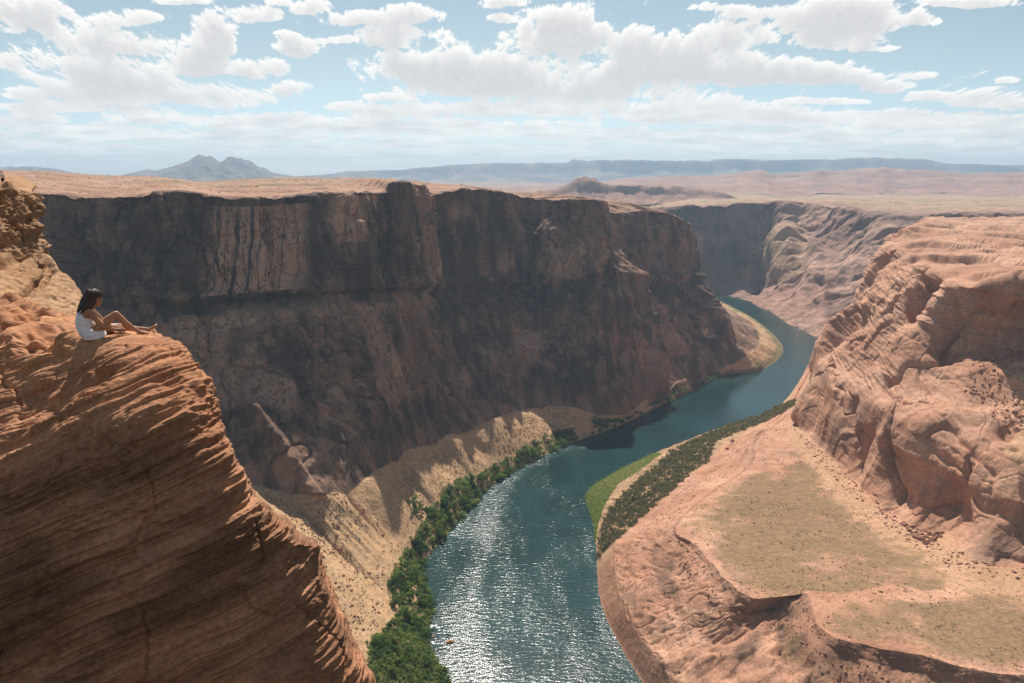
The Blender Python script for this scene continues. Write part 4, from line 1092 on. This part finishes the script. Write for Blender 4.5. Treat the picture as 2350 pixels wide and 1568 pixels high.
def quads(n): return np.arange(n * 4).reshape(n, 4)
def raw_mesh(name, V, Q, mat):
    m = bpy.data.meshes.new(name)
    m.vertices.add(len(V)); m.vertices.foreach_set('co', np.asarray(V, np.float32).reshape(-1))
    m.loops.add(Q.size); m.polygons.add(len(Q))
    m.loops.foreach_set('vertex_index', Q.reshape(-1).astype(np.int32))
    m.polygons.foreach_set('loop_start', (np.arange(len(Q)) * Q.shape[1]).astype(np.int32))
    m.update(calc_edges=True); m.materials.append(mat)
    return m
def stems(rs, sx, sz, n=7):
    V, Q = [], []
    for k in range(n):
        an = rs.uniform(0, 6.28); rr_ = rs.uniform(.2, .7) * sx
        p0 = np.array([0.1 * math.cos(an), .1 * math.sin(an), -.3]); p1 = np.array([rr_ * math.cos(an), rr_ * math.sin(an), sz * rs.uniform(.5, .8)])
        r0 = .05 * sx
        for p, r in ((p0, r0), (p0 * .4 + p1 * .6 + (0, 0, sz * .1), r0 * .6), (p1, r0 * .2)):
            for j in range(4): V.append(p + r * np.array([math.cos(j * 1.571), math.sin(j * 1.571), 0]))
        o = k * 12
        for lv in (0, 4):
            for j in range(4): Q.append((o + lv + j, o + lv + (j + 1) % 4, o + lv + 4 + (j + 1) % 4, o + lv + 4 + j))
    return np.array(V), np.array(Q)

rs = np.random.RandomState(5)
def bush_variants(kind, n, faces, sx, sz, leaf, mat):
    out = []
    for i in range(n):
        V = clump(rs, faces, sx, sz, leaf, lobes=6 + i % 4)
        sv, sq = stems(rs, sx, sz)
        m = raw_mesh(kind, np.concatenate([V, sv]), np.concatenate([quads(faces), sq + len(V)]), mat)
        m.materials.append(M_TWIG)
        mi = np.zeros(len(m.polygons), np.int32); mi[faces:] = 1
        m.polygons.foreach_set('material_index', mi)
        out.append(m)
    return out

def inside(poly, u, v):
    poly = np.asarray(poly, float); c = np.zeros(np.shape(u), bool)
    for (x0, y0), (x1, y1) in zip(poly, np.roll(poly, -1, axis=0)):
        cond = ((y0 > v) != (y1 > v)) & (u < (x1 - x0) * (v - y0) / (y1 - y0 + 1e-9) + x0)
        c ^= cond
    return c
# ground points of a terrain mesh with the plan area each one stands for, so that plants scatter evenly over the ground
def ground_points(G, rows):
    P = G[rows[0]:rows[1]]
    a = np.linalg.norm(np.cross(np.gradient(P[..., :2], axis=0), np.gradient(P[..., :2], axis=1)), axis=-1) if False else np.abs(
        np.gradient(P[..., 0], axis=0) * np.gradient(P[..., 1], axis=1) - np.gradient(P[..., 1], axis=0) * np.gradient(P[..., 0], axis=1))
    return P.reshape(-1, 3), a.reshape(-1)
r5 = int(np.argmax(S_wall[:, 0] > 4.98)); WP, WA = ground_points(G_wall, (r5, len(S_wall)))
r7 = int(np.argmax(S_but[:, 0] > 6.98)); BP, BA = ground_points(G_but, (r7, len(S_but)))
rt = int(np.argmax(S_wall[:, 0] > 1.0)); rt2 = int(np.argmax(S_wall[:, 0] > 2.97)); TP, TA = ground_points(G_wall, (rt, rt2))
WU, WV = project(WP); BU, BV = project(BP); TU, TV = project(TP)

def pick(P, A_, U, V, poly, n, mind=0.0, wfun=None, zmin=-301.5):
    ok = inside(poly, U, V) & (P[:, 2] > zmin)
    ix = np.nonzero(ok)[0]; w_ = A_[ix] + 1e-9
    if wfun is not None: w_ = w_ * wfun(P[ix]) + 1e-12
    out = []
    cand = rs.choice(ix, size=min(n * 12, len(ix)), replace=False, p=w_ / w_.sum()) if len(ix) > n else ix
    for i in cand:
        p = P[i]
        if mind and any((p[0] - o[0]) ** 2 + (p[1] - o[1]) ** 2 < mind ** 2 for o in out): continue
        out.append(p)
        if len(out) >= n: break
    return out

def put(name, mesh, p, s, label, cat, group, sz=1.0, rz=None, sink=.15):
    o = bpy.data.objects.new(name, mesh); COL.objects.link(o)
    o.location = (p[0], p[1], max(p[2], WATER) - sink)
    o.rotation_euler = (0, 0, random.uniform(0, 6.28) if rz is None else rz)
    o.scale = (s, s, s * sz)
    return tag(o, label, cat, group)

# --- green thicket along the left bank
thicket = [(840,1560),(848,1481),(876,1453),(908,1420),(922,1393),(895,1373),(895,1340),(914,1300),(930,1258),(964,1228),(968,1200),(992,1164),(1028,1120),(1045,1100),(1092,1096),(1120,1072),(1160,1052),(1192,1044),(1205,1022),(1252,1004),(1288,990),(1312,988),
           (1330,1006),(1250,1046),(1190,1078),(1136,1110),(1084,1166),(1032,1226),(978,1280),(968,1320),(1000,1380),(976,1460),(996,1513),(1040,1575)]
GV = bush_variants('riverside_bush', 7, 620, 1.0, 1.0, .085, M_GREEN)
for k, p in enumerate(pick(WP, WA, WU, WV, thicket, 260, 2.2)):
    near = p[1] < 470
    put('riverside_bush', GV[k % 7], p, random.uniform(2.8, 6.4) * (.8 if near else 1.05), 'leafy green bush in the dense thicket along the left river bank', 'bush', 'bushes in the thicket along the left river bank', random.uniform(.8, 1.25))
# single trees that stand out on the sand
def tree(u, v, h, label):
    kx = np.argmin((WU - u) ** 2 + (WV - v) ** 2); p = WP[kx]
    o = bpy.data.objects.new('tree', None); COL.objects.link(o); o.location = tuple(p); o.empty_display_size = 1
    tag(o, label, 'tree', 'round trees on the sand beside the thicket')
    V = clump(rs, 1500, h * .55, h, h * .042, lobes=11); V[:, 2] += h * .06
    c = bpy.data.objects.new('crown', raw_mesh('crown', V, quads(1500), M_GREEN)); COL.objects.link(c); c.parent = o
    sv, sq = stems(rs, h * .5, h, 6); sv[:, 2] -= .3
    tr = bpy.data.objects.new('trunk', raw_mesh('trunk', sv, sq, M_TWIG)); COL.objects.link(tr); tr.parent = o
tree(938, 1282, 8.5, 'round dark green tree on the sand, uppermost of the three beside the thicket')
tree(902, 1345, 8.0, 'round dark green tree on the sand, middle of the three beside the thicket')
tree(906, 1392, 8.0, 'round dark green tree on the sand, lowest of the three beside the thicket')
for k, p in enumerate(pick(WP, WA, WU, WV, [(935,1140),(960,1150),(985,1180),(985,1195),(955,1190),(930,1160)], 12, 3.0)):
    put('riverside_bush', GV[k % 7], p, random.uniform(3.0, 4.6), 'green bush in the small clump at the mouth of a talus gully', 'bush', 'bushes at the gully mouth')
for k, p in enumerate(pick(WP, WA, WU, WV, [(1355,975),(1375,950),(1405,955),(1430,965),(1480,935),(1540,905),(1600,880),(1640,862),(1660,862),(1600,890),(1545,922),(1490,945),(1410,985),(1360,1000)], 60, 3.2)):
    put('riverside_bush', GV[k % 7], p, random.uniform(3.0, 5.2), 'green bush at the foot of the shadowed canyon wall beside the water', 'bush', 'bushes at the foot of the shadowed wall')

# --- grey green scrub on the right bank
scrub = [(1370,1292),(1378,1236),(1382,1201),(1404,1166),(1426,1139),(1461,1104),(1505,1069),(1545,1034),(1602,1003),(1712,961),(1829,916),(1822,934),(1756,968),(1690,994),(1642,1014),(1624,1062),(1589,1082),(1523,1144),(1461,1199),(1390,1262)]
SV = bush_variants('scrub_bush', 7, 260, 1.0, .9, .12, M_SAGE)
pts = pick(BP, BA, BU, BV, scrub, 1700, .7)
pts.sort(key=lambda p: p[1])
for k, p in enumerate(pts[:250]):
    put('scrub_bush', SV[k % 7], p, random.uniform(2.0, 3.6), 'grey green scrub bush on the right river bank', 'bush', 'scrub bushes on the right river bank', random.uniform(.8, 1.2))
def stuff_clumps(name, pts, mat, faces, smin, smax, leaf, label, sz=.9):
    Vs = []
    protos = [clump(rs, faces, 1.0, sz, leaf, lobes=4) for _ in range(6)]
    for k, p in enumerate(pts):
        s = rs.uniform(smin, smax) * (1 if rs.rand() < .85 else 1.6); a = rs.uniform(0, 6.28); c, s_ = math.cos(a), math.sin(a)
        V = protos[k % 6]
        Vs.append(np.stack([V[:, 0] * c - V[:, 1] * s_, V[:, 0] * s_ + V[:, 1] * c, V[:, 2]], 1) * s + p + (0, 0, -.08 * s))
    if not Vs: return
    V = np.concatenate(Vs)
    o = bpy.data.objects.new(name, raw_mesh(name, V, quads(len(V) // 4), mat)); COL.objects.link(o)
    tag(o, label, kind='stuff'); return o
stuff_clumps('undergrowth', pts[250:], M_SAGE, 90, 1.7, 3.2, .20, 'mass of grey green scrub covering the far part of the right bank')
stuff_clumps('undergrowth', pick(BP, BA, BU, BV, scrub, 2600), M_SAGE, 30, .7, 1.6, .24, 'low brownish green brush between the scrub bushes of the right bank', .7)
grassp = [(1342,1122),(1404,1080),(1492,1040),(1520,1040),(1470,1078),(1417,1113),(1388,1157),(1372,1201),(1366,1250),(1354,1200)]
stuff_clumps('grass', pick(BP, BA, BU, BV, grassp, 3200), M_GRASS, 14, .9, 1.6, .32, 'bright green grass at the water edge of the right bank', .5)
lg = [(850,1568),(900,1480),(960,1450),(985,1490),(1035,1560),(1040,1580),(850,1580)]
stuff_clumps('grass', pick(WP, WA, WU, WV, lg, 900), M_GRASS, 14, .6, 1.2, .3, 'pale green reeds at the water edge below the left thicket', .6)
stuff_clumps('undergrowth', pick(WP, WA, WU, WV, thicket, 1500), M_GREEN, 60, 1.2, 2.6, .20, 'low green undergrowth filling the thicket along the left river bank', .8)
low = [(842,1575),(850,1480),(905,1430),(960,1420),(990,1400),(980,1460),(1000,1515),(1045,1580)]
stuff_clumps('undergrowth', pick(WP, WA, WU, WV, low, 1300), M_GRASS, 60, 1.0, 2.2, .18, 'bright green reeds and willows at the lower end of the left bank', .9)
# --- sparse scrub on talus, terrace and plateau
clus = lambda P: np.clip(.35 + fbm(P[:, 0] / 30, P[:, 1] / 30, 3.0, 3) * 1.6, .03, 2)
tp = pick(WP, WA, WU, WV, [(560,1110),(760,1130),(870,1150),(960,1060),(1100,1000),(1260,930),(1330,960),(1320,1000),(1180,1040),(1040,1100),(960,1200),(900,1290),(880,1400),(840,1568),(760,1568),(640,1250)], 1900, 0, clus)
stuff_clumps('desert_scrub', tp, M_DRY, 10, .35, .95, .40, 'small dark scrub dotted over the sandy talus')
t2 = pick(BP, BA, BU, BV, [(1400,1240),(1540,1150),(1700,1010),(1830,960),(1960,1100),(2060,1190),(2190,1260),(2350,1300),(2700,1340),(2700,1620),(2250,1568),(1900,1568),(1600,1568),(1480,1568),(1420,1450),(1390,1330)], 3600, 0, clus)
stuff_clumps('desert_scrub', t2, M_DRY, 10, .28, .75, .40, 'small dry scrub dotted over the terrace and slickrock')
t3 = pick(TP, TA, TU, TV, [(60,385),(400,395),(900,405),(1250,440),(1380,455),(1380,480),(1000,450),(60,450)], 900, 0)
stuff_clumps('desert_scrub', t3, M_DRY, 8, .6, 1.6, .40, 'low scrub dotted over the plateau behind the canyon rim')

# --- loose stones
M_STONE = rock_mat('loose_stone', (.30, .15, .10), (.42, .23, .16), (.24, .12, .08), sfreq=.5, mott=.3, bump=.1, bscale=2.0, vscale=.5)
def stone(seed, detail=3):
    bm = bmesh.new(); bmesh.ops.create_icosphere(bm, subdivisions=detail, radius=1.0)
    rs_ = np.random.RandomState(seed)
    pl = rs_.normal(size=(9, 3)); pl /= np.linalg.norm(pl, axis=1, keepdims=True); dd = rs_.uniform(.55, .9, 9)
    co = np.array([v.co[:] for v in bm.verts])
    for n_, d_ in zip(pl, dd):
        e_ = co @ n_ - d_
        co -= np.where(e_ > 0, e_, 0)[:, None] * n_ * .92
    co += co * (.10 * fbm(co[:, 0] * 2 + seed, co[:, 1] * 2, co[:, 2] * 2, 3))[:, None]
    co *= rs_.uniform(.75, 1.2, 3) * (1, 1, .8)
    for v, c in zip(bm.verts, co): v.co = c
    m = bpy.data.meshes.new('boulder'); bm.to_mesh(m); bm.free(); m.materials.append(M_STONE)
    return m
STN = [stone(i) for i in range(7)]
rub = [(2058,1180),(2108,1172),(2152,1205),(2170,1228),(2125,1250),(2090,1228)]
for k, p in enumerate(pick(BP, BA, BU, BV, rub, 60, 1.6)):
    o = put('boulder', STN[k % 7], p, random.uniform(.9, 2.6), 'red brown boulder in the rubble heap at the foot of the butte', 'boulder', 'boulders in the rubble heap below the butte', 1, None, -.3)
    o.rotation_euler = (random.uniform(0, 6), random.uniform(0, 6), random.uniform(0, 6))
for (u, v, s, lab) in ((1681,1014,3.0,'dark square boulder on the terrace edge above the right bank scrub'), (1668,1030,2.0,'smaller dark boulder beside the square one on the terrace edge')):
    p = BP[np.argmin((BU - u) ** 2 + (BV - v) ** 2)]
    put('boulder', STN[int(s)], p, s, lab, 'boulder', None, 1, None, -.6)
M_WET = rock_mat('river_boulder', (.44, .22, .12), (.58, .33, .20), (.30, .14, .08), sfreq=.8, mott=.5, bump=.08, bscale=2.5, vscale=.6)
for k, (u, v, s, lab) in enumerate(((1032,1474,2.5,'largest orange boulder in the river, a green tuft behind it'), (994,1462,1.35,'round orange boulder in the shallows between the white foam and the bank'), (983,1472,1.1,'lowest small boulder at the edge of the left thicket, white foam beside it'))):
    me = stone(30 + k); me.materials.clear(); me.materials.append(M_WET)
    put('boulder', me, at(u, v, z=WATER), s, lab, 'boulder', None, .85, None, .1)
M_FOAM = plain('white_foam', (.80, .82, .82), .6)
fv, fq_ = [], []
for (u, v, r_) in ((986,1441,1.5),(992,1437,1.3),(1000,1436,1.2),(1006,1441,1.6),(1008,1447,1.0),(984,1447,1.0),(992,1474,1.3),(996,1477,1.0),(1016,1478,1.1),(1022,1474,.8),(1046,1464,.8),(1052,1464,.7),(1000,1466,.7),(1018,1446,.7)):
    c = at(u, v, z=WATER); V = stone(int(u) % 97, 2)
    co = np.array([q.co[:] for q in V.vertices]) * (r_ * 1.2, r_ * .8, .22) + c; fq_ += [tuple(i + len(fv) for i in p.vertices) for p in V.polygons]; fv += [tuple(q) for q in co]
tag(mesh_np('foam', fv, fq_, M_FOAM), 'white foam breaking over shallows by the left bank', kind='stuff')
stuff_clumps('grass', [at(1026, 1466, z=WATER) + (0, 2.2, 1.2), at(1030, 1466, z=WATER) + (0, 2.4, 1.0)], M_GREEN, 90, 1.2, 1.5, .2, 'green tuft behind the river boulder')
deb = [(2235,800),(2275,770),(2400,730),(2480,800),(2480,960),(2300,990),(2260,930),(2215,900)]
r6 = int(np.argmax(S_but[:, 0] > 4.9)); DP, DA = ground_points(G_but, (r6, r7)); DU, DV = project(DP)
Vs, Qs, off = [], [], 0
base = [np.array([v.co[:] for v in stone(50 + i, 1).vertices]) for i in range(4)]
tri = np.array([p.vertices[:] for p in stone(50, 1).polygons])
for k, p in enumerate(pick(DP, DA, DU, DV, deb, 900)):
    a = rs.uniform(0, 6.28); c, s_ = math.cos(a), math.sin(a); V = base[k % 4] * rs.uniform(.3, 1.3) * (2.0 if rs.rand() < .06 else 1)
    Vs.append(np.stack([V[:, 0] * c - V[:, 1] * s_, V[:, 0] * s_ + V[:, 1] * c, V[:, 2]], 1) + p); Qs.append(tri + off); off += len(V)
def rubble(P, A_, U, V_, poly, n, lo, hi, label, wf=None):
    Vs, Qs, off = [], [], 0
    for k, p in enumerate(pick(P, A_, U, V_, poly, n, 0, wf)):
        a = rs.uniform(0, 6.28); c, s_ = math.cos(a), math.sin(a); V = base[k % 4] * (lo + (hi - lo) * rs.rand() ** 3)
        Vs.append(np.stack([V[:, 0] * c - V[:, 1] * s_, V[:, 0] * s_ + V[:, 1] * c, V[:, 2]], 1) + p); Qs.append(tri + off); off += len(V)
    o = bpy.data.objects.new('rubble', raw_mesh('rubble', np.concatenate(Vs), np.concatenate(Qs), M_STONE)); COL.objects.link(o)
    tag(o, label, kind='stuff')
rubble(WP, WA, WU, WV, [(560,1110),(760,1130),(870,1150),(960,1060),(1100,1000),(1260,930),(1330,960),(1320,1000),(1180,1040),(1040,1100),(960,1200),(900,1290),(880,1400),(800,1500),(640,1250)], 1300, .25, 1.5, 'loose stones scattered over the sandy talus', clus)
rubble(BP, BA, BU, BV, [(1822,985),(1900,1045),(1965,1110),(2060,1186),(2190,1262),(2350,1300),(2500,1320),(2500,1350),(2300,1330),(2150,1290),(2040,1215),(1940,1125),(1870,1050)], 700, .25, 1.6, 'fallen stones along the foot of the butte')
rubble(BP, BA, BU, BV, [(1545,1225),(1640,1320),(1725,1378),(1840,1362),(1890,1450),(2000,1490),(2260,1545),(2260,1600),(1900,1568),(1800,1450),(1650,1420),(1560,1300)], 600, .2, 1.2, 'stones fallen below the terrace rim')
if Vs:
    o = bpy.data.objects.new('rubble', raw_mesh('rubble', np.concatenate(Vs), np.concatenate(Qs), M_STONE)); COL.objects.link(o)
    tag(o, 'red brown rubble strewn on the bench of the butte', kind='stuff')
